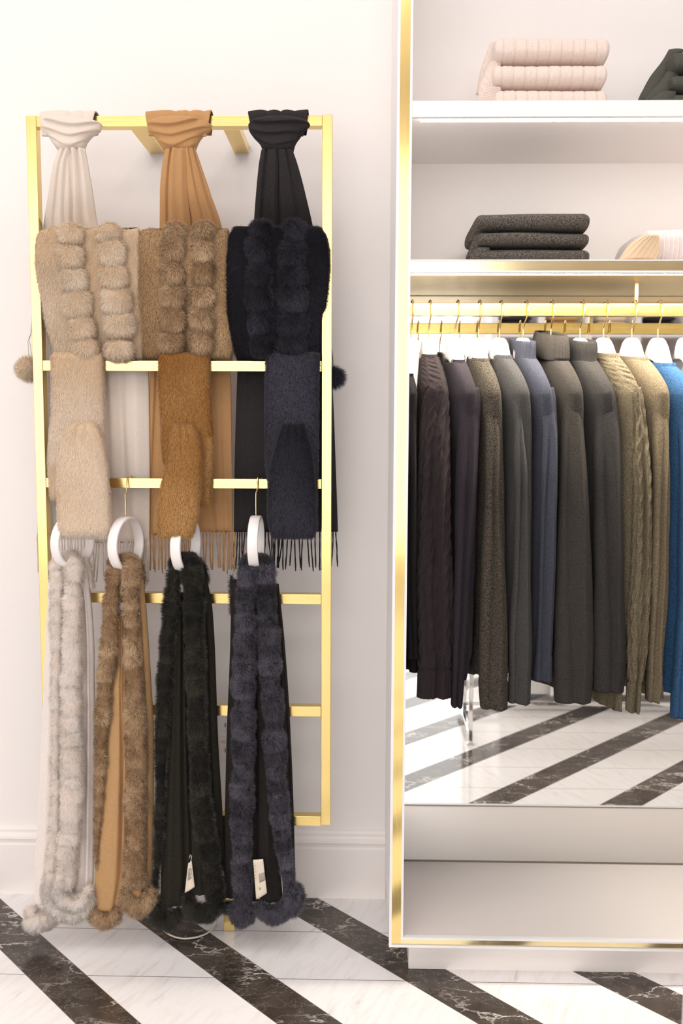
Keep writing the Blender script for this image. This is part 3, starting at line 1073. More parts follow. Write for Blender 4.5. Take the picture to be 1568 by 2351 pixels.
def stole(label, trim, arch, fabrics, hems, mat, pal, seed, segl, back=(), pw=.5, length=.0115, pwv=.22):
    t = thing('fur_trimmed_stole', label, 'stole', W(arch[len(arch) // 2][0], arch[len(arch) // 2][1], -.28), 'fur-trimmed stoles on ring hangers')
    for rows, cr in fabrics:
        mb = MB()
        G = slab_grid(rows, 40, 120, .016, .004, 2.4, .03, .02, creases=cr, disp=lambda U, V_, b: .003 * wob(b, 20, seed + 3) + .0012 * wob(b, 70, seed))
        mb.loft(G)
        mb.build('fabric_panel', mat, t)
    for j, path in enumerate(trim):
        mb = MB()
        furtube(mb, path, segl, pal, seed + j, dens=56, pw=pw, length=length, pwv=pwv, comb=(0, 0, -.3))
        with_normals(mb)
        mb.build('fur_trim', M_FUR, t)
    mb = MB()
    furtube(mb, arch, 24, pal, seed + 7, dens=56, pw=pw, jit=.05, overlap=.85, length=length)
    for b in back:
        furtube(mb, b, 24, pal, seed + 9, dens=50, pw=pw, overlap=.8, length=length)
    with_normals(mb)
    mb.build('fur_fold', M_FUR, t)
    for j, path in enumerate(hems):
        mb = MB()
        furtube(mb, path, 15, pal, seed + 12 + j, dens=60, pw=pw + .12, jit=.04, overlap=1.15, part=.7, depth=.5, length=length + .003, comb=(0, 0, -.15))
        with_normals(mb)
        mb.build('fur_hem', M_FUR, t)
    return t


def colm(rows, Y):
    """rows (y, xl, xr) -> path (x, y, w, Y)"""
    return [((a + b) / 2, y, b - a, Y) for (y, a, b) in rows]


YF = -.300
st1 = stole('ivory stole with white fur edging, nearest the left post', [
    colm([(1315, 113, 152), (1400, 115, 148), (1500, 117, 146), (1700, 117, 142), (1850, 117, 142), (1950, 108, 140), (2020, 100, 130)], YF + .006),
    colm([(1300, 147, 192), (1400, 143, 190), (1500, 142, 190), (1600, 140, 192), (1800, 140, 193), (1900, 137, 190), (1980, 128, 180), (2030, 122, 170)], YF)],
    [(128, 1302, 36, -.292), (140, 1288, 34, -.262), (152, 1280, 30, -.24), (165, 1278, 38, -.255), (169, 1296, 44, -.298)],
    [([(1330, 112, 150, -.27), (1450, 106, 160, -.27), (1640, 98, 165, -.27), (1850, 88, 170, -.27), (2000, 80, 170, -.27), (2078, 79, 140, -.27)], [(.3, .25, .006, .12), (.6, .5, -.01, .06)]),
     ([(1300, 170, 200, -.262), (1400, 180, 212, -.262), (1500, 182, 217, -.262), (1700, 180, 219, -.262), (1900, 175, 217, -.265), (2060, 165, 214, -.27)], [(.45, .5, -.008, .08), (.7, .75, .006, .08)])],
    [[(118, 2010, 34, -.302), (112, 2045, 36, -.304), (122, 2075, 34, -.306), (142, 2092, 36, -.306), (168, 2098, 36, -.304), (190, 2090, 34, -.30), (206, 2068, 30, -.296), (208, 2050, 24, -.29)],
     [(140, 2010, 36, -.312), (136, 2040, 36, -.314), (148, 2066, 36, -.315), (172, 2076, 36, -.314), (192, 2066, 32, -.31), (200, 2044, 26, -.305)],
     [(72, 2092, 30, -.272), (80, 2112, 44, -.276), (102, 2112, 46, -.278), (122, 2104, 36, -.276)]],
    SC_IVORY, PAL_WHITE, 51, 36, back=[[(196, 1292, 26, -.25), (204, 1320, 26, -.25), (208, 1345, 20, -.25)]], pw=.68)
st2 = stole('camel stole with sand coloured fur edging, hanging from the turned ring', [
    colm([(1305, 243, 281), (1360, 240, 278), (1440, 233, 275), (1520, 226, 271), (1600, 222, 262), (1680, 218, 252), (1760, 217, 246), (1850, 216, 240), (1930, 216, 232), (1990, 216, 226)], YF + .004),
    colm([(1300, 278, 324), (1380, 281, 321), (1470, 285, 323), (1560, 287, 328), (1640, 289, 334), (1750, 289, 338), (1860, 288, 339), (1960, 287, 337), (2026, 284, 336)], YF)],
    [(260, 1292, 34, -.288), (270, 1284, 26, -.24), (286, 1281, 30, -.228), (300, 1284, 36, -.25), (303, 1298, 44, -.298)],
    [([(1400, 268, 290, -.28), (1560, 256, 292, -.28), (1700, 243, 296, -.282), (1900, 228, 292, -.284), (2000, 218, 290, -.286), (2092, 215, 275, -.286)], [(.8, .8, -.012, .05), (.6, .9, -.010, .04)]),
     ([(1330, 308, 330, -.262), (1420, 312, 338, -.262), (1560, 318, 347, -.262), (1700, 322, 354, -.264), (1900, 322, 353, -.268), (2060, 316, 350, -.27)], [(.5, .55, -.006, .07)]),
     ([(1980, 284, 322, -.288), (2030, 284, 326, -.290), (2060, 286, 330, -.292)], [])],
    [[(214, 2080, 24, -.290), (220, 2100, 34, -.294), (240, 2110, 40, -.296), (260, 2104, 36, -.294), (270, 2088, 26, -.290)],
     [(292, 2042, 30, -.298), (298, 2068, 42, -.300), (320, 2080, 46, -.302), (340, 2068, 40, -.300), (350, 2046, 26, -.296)]],
    SC_CAMEL2, PAL_TAUPE, 52, 33, back=[[(318, 1292, 24, -.25), (324, 1315, 22, -.25), (325, 1340, 18, -.25)]], pw=.52)
st3 = stole('black-green stole with nearly black fur edging and a paper tag', [
    colm([(1308, 384, 420), (1370, 374, 416), (1440, 368, 409), (1520, 361, 404), (1600, 358, 400), (1700, 357, 392), (1800, 356, 385), (1900, 354, 378), (1990, 351, 371), (2040, 350, 364)], YF + .004),
    colm([(1302, 418, 464), (1380, 420, 468), (1460, 426, 472), (1560, 428, 475), (1660, 431, 477), (1760, 436, 480), (1840, 440, 487), (1910, 447, 497), (1970, 460, 506), (2030, 470, 516), (2060, 470, 518)], YF)],
    [(402, 1294, 34, -.288), (410, 1284, 28, -.242), (424, 1280, 32, -.23), (438, 1284, 40, -.25), (441, 1298, 46, -.298)],
    [([(1360, 408, 428, -.28), (1560, 396, 434, -.28), (1700, 388, 438, -.282), (1900, 374, 446, -.284), (2000, 370, 450, -.286), (2080, 368, 446, -.286)], [(.6, .72, -.016, .06), (.9, .9, -.010, .05), (.2, .3, .008, .12)]),
     ([(1320, 446, 474, -.258), (1400, 455, 488, -.258), (1500, 462, 494, -.258), (1700, 466, 501, -.26), (1850, 470, 510, -.262), (2000, 474, 516, -.268)], [(.5, .5, -.006, .08)]),
     ([(1880, 440, 474, -.288), (1960, 440, 480, -.290), (2050, 438, 484, -.292)], [(.6, .5, .006, .12)])],
    [[(362, 2068, 26, -.290), (364, 2094, 34, -.294), (378, 2114, 38, -.296), (398, 2112, 36, -.296), (410, 2096, 26, -.292)],
     [(434, 2056, 26, -.294), (436, 2082, 36, -.298), (456, 2096, 38, -.300), (480, 2094, 40, -.300), (500, 2076, 40, -.300)]],
    SC_OLIVE, PAL_OLIVE, 53, 36, back=[[(450, 1285, 30, -.245), (464, 1305, 28, -.245), (472, 1330, 22, -.245)]], pw=.42, pwv=.22)
st4 = stole('dark grey stole with blue-grey fur edging, nearest the right post, with a folded tag', [
    colm([(1305, 546, 588), (1380, 542, 586), (1460, 539, 587), (1540, 536, 588), (1640, 534, 586), (1750, 532, 584), (1850, 531, 582), (1950, 531, 580), (2040, 534, 581), (2100, 536, 578)], YF),
    colm([(1300, 588, 630), (1380, 588, 636), (1460, 591, 640), (1540, 597, 644), (1620, 605, 650), (1700, 608, 655), (1800, 612, 660), (1880, 622, 667), (1950, 632, 672), (2010, 646, 678), (2050, 654, 682)], YF + .002)],
    [(566, 1294, 44, -.296), (578, 1284, 30, -.242), (590, 1282, 26, -.23), (600, 1284, 34, -.245), (609, 1294, 44, -.296)],
    [([(1330, 532, 560, -.262), (1500, 528, 560, -.262), (1700, 520, 560, -.264), (1900, 516, 560, -.268), (2062, 514, 550, -.272)], [(.5, .5, .005, .1)]),
     ([(1360, 575, 604, -.27), (1600, 576, 620, -.27), (1800, 574, 636, -.272), (1950, 574, 640, -.276), (2070, 576, 650, -.282)], [(.25, .2, -.018, .10), (.75, .6, .009, .12)]),
     ([(1340, 620, 640, -.256), (1480, 630, 654, -.256), (1640, 638, 665, -.258), (1850, 645, 674, -.262), (2060, 650, 679, -.268)], [(.4, .4, -.006, .09), (.75, .8, -.006, .06)])],
    [[(540, 2086, 30, -.300), (552, 2108, 34, -.302), (566, 2106, 32, -.302), (574, 2088, 28, -.300)],
     [(600, 2080, 28, -.298), (606, 2092, 36, -.300), (626, 2098, 42, -.302), (648, 2092, 42, -.302), (666, 2072, 38, -.300), (674, 2048, 30, -.298)],
     [(672, 2086, 32, -.275), (684, 2066, 34, -.272), (684, 2042, 26, -.270)],
     [(520, 2082, 28, -.275), (532, 2078, 28, -.275)]],
    SC_GREY, PAL_SLATE, 54, 37, back=[[(532, 1330, 14, -.258), (530, 1400, 12, -.258)]], pw=.52, pwv=.18)

# paper tags hanging on the two dark stoles
M_TAG = plain('silver_tag_card', (.70, .62, .50), .35)
M_TAGD = plain('taupe_tag_band', (.33, .28, .24), .45)
M_PRINT = plain('gold_print', (.55, .36, .12), .3, .6)
M_STRING = plain('tag_string', (.85, .8, .72), .6)


def plate(mb, px4, Y4, th=.0006):
    """thin card through four photo points"""
    p = np.array([W(x, y, Yq) for (x, y), Yq in zip(px4, Y4)])
    n = nrm(np.cross(p[1] - p[0], p[3] - p[0]))
    nu, nv = 10, 14
    u, v = np.meshgrid(np.linspace(0, 1, nu), np.linspace(0, 1, nv))
    u, v = u[..., None], v[..., None]
    G = p[0] * (1 - u) * (1 - v) + p[1] * u * (1 - v) + p[2] * u * v + p[3] * (1 - u) * v
    G = G + np.array([0, -.003, 0]) * np.sin(u * np.pi) * (.3 + v * .7)
    sheet(mb, G, th)
    return G


mb = MB()
G = plate(mb, [(581, 1974), (604, 1972), (613, 2050), (588, 2065)], [-.330, -.332, -.334, -.332])
tg = mb.build('price_tag', M_TAG, st4)
mb = MB()
g2 = G[5:9, 4:, :] + np.array([0, -.0008, 0])
sheet(mb, g2, .0003)
mb.build('tag_band', M_TAGD, tg)
mb = MB()
for k in range(5):
    a = G[2 + k, 0] * .9 + G[2 + k, 2] * .1 + np.array([0, -.0013, 0])
    b_ = G[2 + k, 2] + np.array([0, -.0013, 0])
    mb.tube([a, (a + b_) / 2, b_], .0005, 5)
mb.build('tag_print', M_PRINT, tg)
mb = MB()
a = G[10, 4] + np.array([0, -.0012, 0])
th_ = np.linspace(0, 2 * np.pi, 13)
mb.tube([a + np.array([math.cos(q) * .002, 0, math.sin(q) * .003]) for q in th_], .0006, 5, cap=False)
mb.build('tag_emblem', M_PRINT, tg)
mb = MB()
mb.tube(W([600, 598, 594, 591], [2048, 2058, 2064, 2058], -.337), .0007, 6)
mb.build('string', M_STRING, tg)
mb = MB()
G = plate(mb, [(432, 1982), (440, 1976), (447, 2036), (424, 2050)], [-.322, -.323, -.326, -.324])
tg = mb.build('price_tag', M_TAG, st3)
mb = MB()
sheet(mb, G[3:9, 2:8] + np.array([0, -.0008, 0]), .0003)
mb.build('tag_band', M_TAGD, tg)
mb = MB()
mb.tube(W([437, 434, 440, 437, 431, 436, 442, 441, 436, 440, 444], [1962, 1972, 1964, 1984, 1996, 2008, 2004, 1994, 1998, 2014, 2026], -.330), .0008, 6)
mb.build('string', M_STRING, tg)

# wall outlet with charger and its cable
wo = thing('wall_outlet', 'white wall outlet plate glimpsed between the two dark stoles', 'outlet', W(512, 1690, 0))
a, b_ = W(498, 1744, -.008), W(566, 1644, -.008)
MB().box(a[0], b_[0], -.008, -.0005, a[2], b_[2]).build('plate', M_WHITE, wo, False, .002)
for yy in (1664, 1722):
    c_ = W(532, yy, -.008)
    MB().box(c_[0] - .03, c_[0] + .03, -.0105, -.007, c_[2] - .018, c_[2] + .018).build('socket', M_TRIM, wo, False, .002)
    MB().box(c_[0] - .02, c_[0] - .0175, -.0112, -.010, c_[2] - .006, c_[2] + .006).build('slot', plain('slot_dark', (.05, .045, .04), .6), wo, False)
mb = MB()
c_ = W(513, 1700, -.02)
mb.box(c_[0] - .006, c_[0] + .005, -.034, -.011, c_[2] - .004, c_[2] + .010)
pts = np.vstack([W([511, 508, 505, 500, 498, 499, 500], [1704, 1716, 1740, 1850, 1950, 2040, 2100], [-.03, -.045, -.05, -.06, -.08, -.14, -.17]),
                 [(p[0], p[1], .004) for p in (W(x, y, -.2) * 0 + np.array([*(lambda q: (q[0], q[1]))(CPOS + (W(x, y, -.2) - CPOS) * (CAMH - .004) / (CAMH - W(x, y, -.2)[2])), 0])
                                               for (x, y) in ((499, 2112), (494, 2128), (476, 2144), (450, 2153), (420, 2156), (396, 2150), (378, 2140), (370, 2128), (372, 2112)))]])
k = np.linspace(0, len(pts) - 1, 120)
pp = np.stack([np.interp(k, np.arange(len(pts)), pts[:, i]) for i in range(3)], 1)
for _ in range(14):
    pp[1:-1] = (pp[:-2] + 2 * pp[1:-1] + pp[2:]) / 4
mb.tube(pp, .0024, 8)
tag(mb.build('charging_cable', plain('cable_plastic', (.80, .72, .60), .35)), 'thin white cable plugged into the outlet and looping on the floor', 'cable')

# ------------------------------------------------------------------ sweaters on hangers
YN = -.385
RZ = (zt + zb) / 2


def clothes_hanger(label, cx, hx, top_z=lambda y: 1.60 - .55 * y, sx=.0):
    """white wooden hanger on the rail: cx photo x of its neck (y 775), hx photo x of the hook top"""
    C = W(cx, 775, RAILY)
    Hk = W(hx, 700, RAILY)
    t = thing('clothes_hanger', label, 'hanger', (C[0], RAILY, C[2]), 'white hangers on the brass rail')
    Lh = .105
    ys = np.linspace(-Lh, Lh, 61)
    R = []
    for y_ in ys:
        a = abs(y_) / Lh
        ztop = C[2] - (C[2] - top_z(abs(y_)) + .026) * (1 - math.exp(-(a / .36) ** 2))
        h = .045 * math.exp(-(a / .30) ** 2) + .013
        w = .0175 - .0085 * min(1, a * 1.6)
        if a > .93:
            w *= math.sqrt(max(.02, 1 - ((a - .93) / .07) ** 2))
            h *= math.sqrt(max(.02, 1 - ((a - .93) / .07) ** 2))
        ph = np.linspace(0, 2 * np.pi, 20, endpoint=False)
        R.append(np.stack([C[0] - sx * y_ / .137 + w * sq(np.cos(ph), .4) * (1.22 - .34 * np.sin(ph)), np.full(20, RAILY + y_), ztop - h / 2 + h / 2 * sq(np.sin(ph), .4)], 1))
    mb = MB()
    mb.loft(np.array(R))
    mb.build('hanger_body', M_HANGER2, t)
    x0, x1 = C[0], Hk[0]
    pts = np.array([(x0, RAILY, C[2] - .008), (x0, RAILY, C[2] + .018), (x0 + .001, RAILY, zb - .030), (x0 + .25 * (x1 - x0), RAILY - .006, zb - .018),
                    (x0 + .8 * (x1 - x0), RAILY - .0175, zb - .001), (x1, RAILY - .0185, zb + .013), (x1, RAILY - .0165, zt - .004), (x1 - .001, RAILY - .011, zt + .005),
                    (x1 - .002, RAILY, zt + .0085), (x1 - .004, RAILY + .011, zt + .004), (x1 - .005, RAILY + .0165, zt - .006), (x1 - .006, RAILY + .018, zb + .010),
                    (x1 - .006, RAILY + .020, zb + .004)])
    k = np.linspace(0, len(pts) - 1, 80)
    pp = np.stack([np.interp(k, np.arange(len(pts)), pts[:, i]) for i in range(3)], 1)
    for _ in range(8):
        pp[1:-1] = (pp[:-2] + 2 * pp[1:-1] + pp[2:]) / 4
    mb = MB()
    mb.tube(pp, .0021, 8)
    mb.build('hook', M_HOOK, t)
    return C


def cable(u, z, wc, period):
    k = 2 * np.pi / period
    h = 0
    for s_ in (1, -1):
        xx = s_ * .42 * wc * np.sin(k * z / 2)
        h = np.maximum(h, np.exp(-((u - xx) / (.24 * wc)) ** 2) * (.75 + .25 * s_ * np.cos(k * z / 2)))
    return h


def sweater(name, label, cat, mat, hx, hookx, neck, body, sleeve, hem, collar='crew', knit=None, seed=0, hlabel='', hem_body=None, group=None, sm=None,
            cmat=None, patch_=None, z_s=None):
    """neck (xl, xr, y): collar base as seen; body rows (y, xl, xr): the near edge; sleeve rows likewise"""
    zn = W(neck[0], neck[2], -.29)[2]
    zs = W(body[0][1], body[0][0], YN)[2]
    zn -= {'crew': .014, 'mock': .010, 'high': .010, 'roll': 0}[collar]
    _a0 = -(YN + .008) + RAILY
    C = clothes_hanger(hlabel, hx, hookx, lambda y: zs + (zn - zs) * np.clip((_a0 - y - .012) / (_a0 - .05), 0, 1) ** (1 / 1.55),
                       (W(body[0][1], body[0][0], YN)[0] + W(body[0][2], body[0][0], YN)[0]) / 2 - W(hx, 775, RAILY)[0])
    zh = W(body[-1][1], hem_body or body[-1][0], YN)[2]
    t = thing(name, label, cat, (C[0], RAILY, zn), group)
    br = np.array(body, float)
    b3l = W(br[:, 1], br[:, 0], YN)
    b3r = W(br[:, 2], br[:, 0], YN)
    zz = b3l[:, 2][::-1]
    fx = lambda z, A: np.interp(z, zz, A[::-1])
    nx0, nx1 = W(neck[0], neck[2], -.30)[0], W(neck[1], neck[2], -.30)[0]
    A0 = -(YN + .008) + RAILY
    zl = np.concatenate([np.linspace(zh, zs, 70), zs + (zn - zs) * np.linspace(0, 1, 40)[1:]])
    m = 72
    ph = np.linspace(0, 2 * np.pi, m, endpoint=False)
    R = []
    for z in zl:
        tau = np.clip((z - zs) / (zn - zs), 0, 1)
        a = A0 - (A0 - .050) * tau ** 1.55
        a -= .004 * (1 - math.exp(-(max(0, zs - .015 - z) / .06) ** 2)) if z < zs - .015 else 0
        Xn = (fx(z, b3l[:, 0]) + fx(z, b3r[:, 0])) / 2
        tw = fx(z, b3r[:, 0]) - fx(z, b3l[:, 0])
        sx = Xn - C[0]
        tw = tw * (1 - tau) + (nx1 - nx0) * .92 * tau
        # section: thin bag whose near end reaches the front
        c_, s_ = sq(np.cos(ph), .75), sq(np.sin(ph), .62)
        yy = RAILY + a * c_
        full = (yy - RAILY) / -A0
        fall = np.exp(-max(0, (zs - z)) * 0)
        cx_ = C[0] + sx * full * (1 if True else fall)
        bag = np.clip((zs - z) / .5, 0, 1)
        w_ = tw / 2 * (1 - .22 * np.abs(c_) ** 3 * 0) * s_
        x_ = cx_ + w_
        P = np.stack([x_, yy, np.full(m, z)], 1)
        dn = .006 * bag * np.sin(yy * 70 + seed + 2 * z) * (1 - np.abs(c_) ** 6) + .0035 * wob(P, 25, seed)
        P[:, 0] += dn * np.sign(s_) * np.abs(s_) ** .5
        # collar and shoulder seam relief, ribbed hem
        hemd = max(0, 1 - (z - zh) / .06)
        if hemd > 0:
            P[:, 0] += .0010 * min(1, hemd * 4) * np.sin(yy * 900)
            P[:, 1] += .0012 * min(1, hemd * 4) * np.sin(ph * 60) * c_
        if knit == 'cable':
            uu = np.cumsum(np.r_[0, np.linalg.norm(np.diff(P, axis=0), axis=1)])
            cell = (uu + .012) % .030 - .015
            hgt = cable(cell, z + np.floor(uu / .03) * .013, .018, .034) + .5 * np.exp(-((np.abs(cell) - .0135) / .0016) ** 2) * -1
            out = np.stack([s_, c_ * -1, 0 * s_], 1)
            P += nrm(np.stack([np.sign(s_) * np.abs(np.sin(ph)) ** .5, -np.cos(ph), 0 * ph], 1)) * (hgt * .0045)[:, None]
        R.append(P)
    mb = MB()
    mb.loft(np.array(R))
    mb.build('body', mat, t)
    # sleeves (near one follows the photo, far one mirrors it)
    S = np.array(sleeve, float)
    for side in (0, 1):
        n = 260 if knit == 'cable' else 110
        msl = 110 if knit == 'cable' else 56
        q = smooth([tuple(r_) for r_ in S], n)
        L3, R3 = W(q[:, 1], q[:, 0], YN), W(q[:, 2], q[:, 0], YN)
        ph2 = np.linspace(0, 2 * np.pi, msl, endpoint=False)
        R = []
        for k in range(n):
            v = k / (n - 1)
            z = L3[k, 2]
            cx_, hw = (L3[k, 0] + R3[k, 0]) / 2, (R3[k, 0] - L3[k, 0]) / 2
            up_ = np.clip(1 - v / .30, 0, 1)
            yc = YN + .018 + .027 * up_ ** 1.3 - .010 * np.clip((v - .1) * 2, 0, 1)
            dp = .028 * (1 - .12 * up_)
            if side:
                cx_ = 2 * C[0] - cx_
                yc = 2 * RAILY - yc
            c_, s_ = sq(np.cos(ph2), .85), sq(np.sin(ph2), .8)
            P = np.stack([cx_ + hw * c_, yc + dp * s_, np.full(msl, z)], 1)
            P[:, 1] += (.016 * np.exp(-np.abs((c_ + .10 + .3 * math.sin(v * 3 + seed)) / .30)) - .008 * np.exp(-((c_ - .45) / .20) ** 2)) * np.clip((v - .07) * 3.5, 0, 1) * (s_ < .2)
            P[:, :2] += (nrm(P - np.array([cx_, yc, z]))[:, :2] * (.0030 * wob(P, 22, seed + 5))[:, None])
            cuff = np.clip((v - .90) / .02, 0, 1)
            if cuff > 0:
                P[:, :2] += nrm(P - np.array([cx_, yc, z]))[:, :2] * (.0012 * np.sin(ph2 * 26) * cuff - .0015 * (abs(v - .905) < .008))[:, None]
            if knit == 'cable':
                uu = np.cumsum(np.r_[0, np.linalg.norm(np.diff(P, axis=0), axis=1)])
                cell = (uu + .010) % .026 - .013
                hgt = cable(cell, z + np.floor((uu + .01) / .026) * .012, .015, .044) - .8 * np.exp(-((np.abs(cell) - .0115) / .0013) ** 2)
                P[:, :2] += nrm(P - np.array([cx_, yc, z]))[:, :2] * (hgt * .0048 * (1 - cuff))[:, None]
                P[:, :2] += nrm(P - np.array([cx_, yc, z]))[:, :2] * (.0018 * np.sin(ph2 * 22) * cuff)[:, None]
            P[:, 1] += .0022 * math.exp(-((q[k, 0] - 908) / 3.0) ** 2) * (s_ < 0)
            if patch_ and not side:
                py0, py1, px0, px1 = patch_
                # stitched elbow patch: thin raised outline
                yv = (q[k, 0] - (py0 + py1) / 2) / ((py1 - py0) / 2)
                xv = (np.interp(c_, [-1, 1], [q[k, 1], q[k, 2]]) - (px0 + px1) / 2) / ((px1 - px0) / 2)
                rr = np.sqrt(xv ** 2 + yv ** 2)
                P[:, 1] -= (s_ < .1) * (.0016 * (rr < 1) - .0022 * np.exp(-((rr - 1) / .035) ** 2))
            R.append(P)
        mb = MB()
        mb.loft(np.array(R))
        mb.build('sleeve', sm or mat, t)
    # collar
    mb = MB()
    hw = (nx1 - nx0) / 2
    sxn = ((fx(zs, b3l[:, 0]) + fx(zs, b3r[:, 0])) / 2 - C[0])
    cenx = C[0]
    ph3 = np.linspace(0, 2 * np.pi, 120, endpoint=False)

    def ring(rx, ry, z, tilt=0.0, ox=0.0):
        yy = RAILY + ry * np.sin(ph3)
        xx = cenx + (RAILY - yy) / A0 * sxn + rx * sq(np.cos(ph3), .8) + ox
        return np.stack([xx, yy, z + tilt * np.sin(ph3)], 1)
    rib = (1 + .03 * np.sin(ph3 * 44))
    if collar == 'crew':
        prof_ = [(1.0, .058, -.012), (1.0, .056, 0), (.97, .054, .010), (.92, .051, .016), (.84, .048, .016), (.80, .046, .008), (.78, .046, -.02)]
    elif collar == 'mock':
        prof_ = [(1.05, .060, -.012), (1.0, .056, 0), (.95, .052, .02), (.95, .052, .046), (.90, .050, .052), (.80, .047, .050), (.78, .046, .02), (.78, .046, -.01)]
    elif collar == 'high':
        prof_ = [(1.05, .060, -.012), (1.0, .056, 0), (1.0, .055, .02), (1.06, .057, .040), (1.0, .056, .055), (.92, .053, .060), (.82, .048, .056), (.78, .046, .02),
                 (.78, .046, -.01)]
    else:
        prof_ = [(.9, .054, -.012), (.9, .054, .008), (1.16, .066, .002), (1.22, .069, .010), (1.2, .066, .035), (1.12, .062, .055), (1.02, .058, .066), (.92, .054, .064),
                 (.84, .050, .05), (.8, .048, .01)]
    fine = 5
    tilt_ = {'crew': .006, 'mock': .008, 'high': .010, 'roll': .012}[collar]
    pr_ = np.array(prof_)
    kk = np.linspace(0, len(pr_) - 1, (len(pr_) - 1) * fine + 1)
    pr_ = np.stack([np.interp(kk, np.arange(len(prof_)), pr_[:, i]) for i in range(3)], 1)
    R = [ring(hw * a * rib, b_ * rib, zn + c_ - .004, tilt_, 0) for (a, b_, c_) in pr_]
    mb.loft(np.array(R), cap=False)
    mb.build('collar', cmat or mat, t)
    return t


def wool(name, c, c2, **k):
    if max(c) < .25:
        c, c2 = tuple(v * .78 for v in c), tuple(v * .66 for v in c2)
    a = dict(grain=520, bump=.35, speck=.45, sheen=.22 if max(c) > .3 else .06)
    a.update(k)
    return cloth(name, c, c2, **a)


WL = [wool('brown_black_cable_wool', (.036, .027, .028), (.020, .014, .015)), wool('aubergine_wool', (.036, .029, .036), (.020, .015, .020)),
      wool('speckled_taupe_wool', (.115, .098, .076), (.028, .022, .017), grain=420, speck=.6), wool('mid_grey_wool', (.080, .078, .076), (.040, .037, .036)),
      wool('slate_blue_wool', (.070, .074, .098), (.034, .036, .050)), wool('charcoal_roll_neck_wool', (.062, .055, .048), (.030, .026, .023)),
      wool('graphite_wool', (.052, .048, .046), (.026, .023, .022)), wool('olive_cable_wool', (.21, .175, .115), (.085, .066, .038), grain=420),
      wool('olive_beige_wool', (.23, .185, .12), (.105, .08, .046), grain=420), wool('washed_blue_cotton', (.045, .12, .24), (.025, .07, .15), grain=300),
      wool('black_ribbed_wool', (.014, .011, .012), (.008, .006, .007))]
SG = 'sweaters hanging on the brass rail'
sweater('sweater', 'black ribbed sweater squeezed behind the frame at the left end of the rail', 'sweater', WL[10], 944, 948, (940, 958, 850),
        [(905, 936, 962), (1100, 932, 960), (1500, 936, 964), (1548, 938, 966)], [(890, 938, 958), (1000, 934, 958), (1300, 932, 956), (1510, 936, 962)], 1548,
        seed=1, hlabel='white hanger carrying the black ribbed sweater, cut off by the cabinet frame', group=SG)
sweater('sweater', 'brown-black cable-knit sweater with a deep ribbed cuff, first full one on the rail', 'sweater', WL[0], 984, 989, (966, 1006, 806),
        [(900, 966, 1042), (1000, 960, 1044), (1100, 958, 1044), (1400, 958, 1040), (1560, 960, 1036)],
        [(884, 978, 1024), (915, 972, 1030), (1000, 966, 1033), (1100, 961, 1034), (1300, 957, 1038), (1480, 960, 1040), (1520, 962, 1038), (1601, 958, 1037)], 1560,
        knit='cable', seed=2, hlabel='white hanger carrying the brown-black cable-knit sweater', group=SG)
sweater('sweater', 'smooth aubergine-black sweater with a long drooping cuff, right of the dark cable knit', 'sweater', WL[1], 1044, 1053, (1032, 1070, 818),
        [(905, 1052, 1112), (1000, 1050, 1113), (1200, 1047, 1113), (1400, 1047, 1108), (1500, 1050, 1103), (1565, 1056, 1080)],
        [(888, 1060, 1104), (915, 1057, 1108), (1000, 1053, 1104), (1100, 1048, 1098), (1300, 1042, 1084), (1500, 1038, 1070), (1622, 1036, 1062)], 1565,
        seed=3, hlabel='white hanger carrying the aubergine-black sweater', group=SG)
sweater('sweater', 'heavily speckled taupe-grey sweater with a crew neck', 'sweater', WL[2], 1098, 1103, (1086, 1128, 815),
        [(905, 1110, 1167), (1000, 1112, 1172), (1200, 1118, 1176), (1400, 1118, 1178), (1560, 1112, 1172)],
        [(888, 1118, 1152), (915, 1112, 1153), (1000, 1115, 1152), (1100, 1114, 1150), (1300, 1108, 1158), (1480, 1101, 1168), (1545, 1101, 1166), (1626, 1106, 1163)],
        1560, seed=4, hlabel='white hanger carrying the speckled taupe-grey sweater', group=SG)
sweater('sweater', 'plain mid-grey crew neck sweater with a slim sleeve', 'sweater', WL[3], 1146, 1152, (1140, 1180, 808),
        [(905, 1176, 1233), (1000, 1182, 1240), (1200, 1182, 1240), (1400, 1178, 1240), (1540, 1176, 1230)],
        [(888, 1184, 1208), (915, 1179, 1207), (1000, 1183, 1206), (1100, 1184, 1212), (1300, 1178, 1219), (1500, 1170, 1222), (1540, 1170, 1220), (1613, 1169, 1216)],
        1540, seed=5, hlabel='white hanger carrying the plain mid-grey sweater', group=SG)
sweater('sweater', 'slate blue sweater with a ribbed stand-up neck', 'sweater', WL[4], 1200, 1210, (1180, 1222, 812),
        [(905, 1232, 1284), (1000, 1242, 1288), (1200, 1240, 1288), (1400, 1232, 1280), (1562, 1226, 1272)],
        [(888, 1244, 1280), (915, 1238, 1284), (1000, 1248, 1284), (1100, 1245, 1281), (1300, 1238, 1276), (1480, 1230, 1269), (1562, 1226, 1268)], 1545,
        collar='mock', seed=6, hlabel='white hanger inside the slate blue stand-up neck sweater', group=SG)
sweater('sweater', 'charcoal-brown sweater with a large folded roll neck', 'sweater', WL[5], 1264, 1269, (1252, 1300, 818),
        [(905, 1298, 1358), (1000, 1294, 1365), (1200, 1290, 1368), (1400, 1288, 1368), (1590, 1284, 1362)],
        [(880, 1308, 1344), (905, 1303, 1343), (1000, 1293, 1345), (1100, 1288, 1349), (1300, 1279, 1360), (1500, 1272, 1365), (1545, 1271, 1364), (1612, 1275, 1357)],
        1590, collar='roll', seed=7, hlabel='white hanger inside the big roll neck sweater', group=SG)
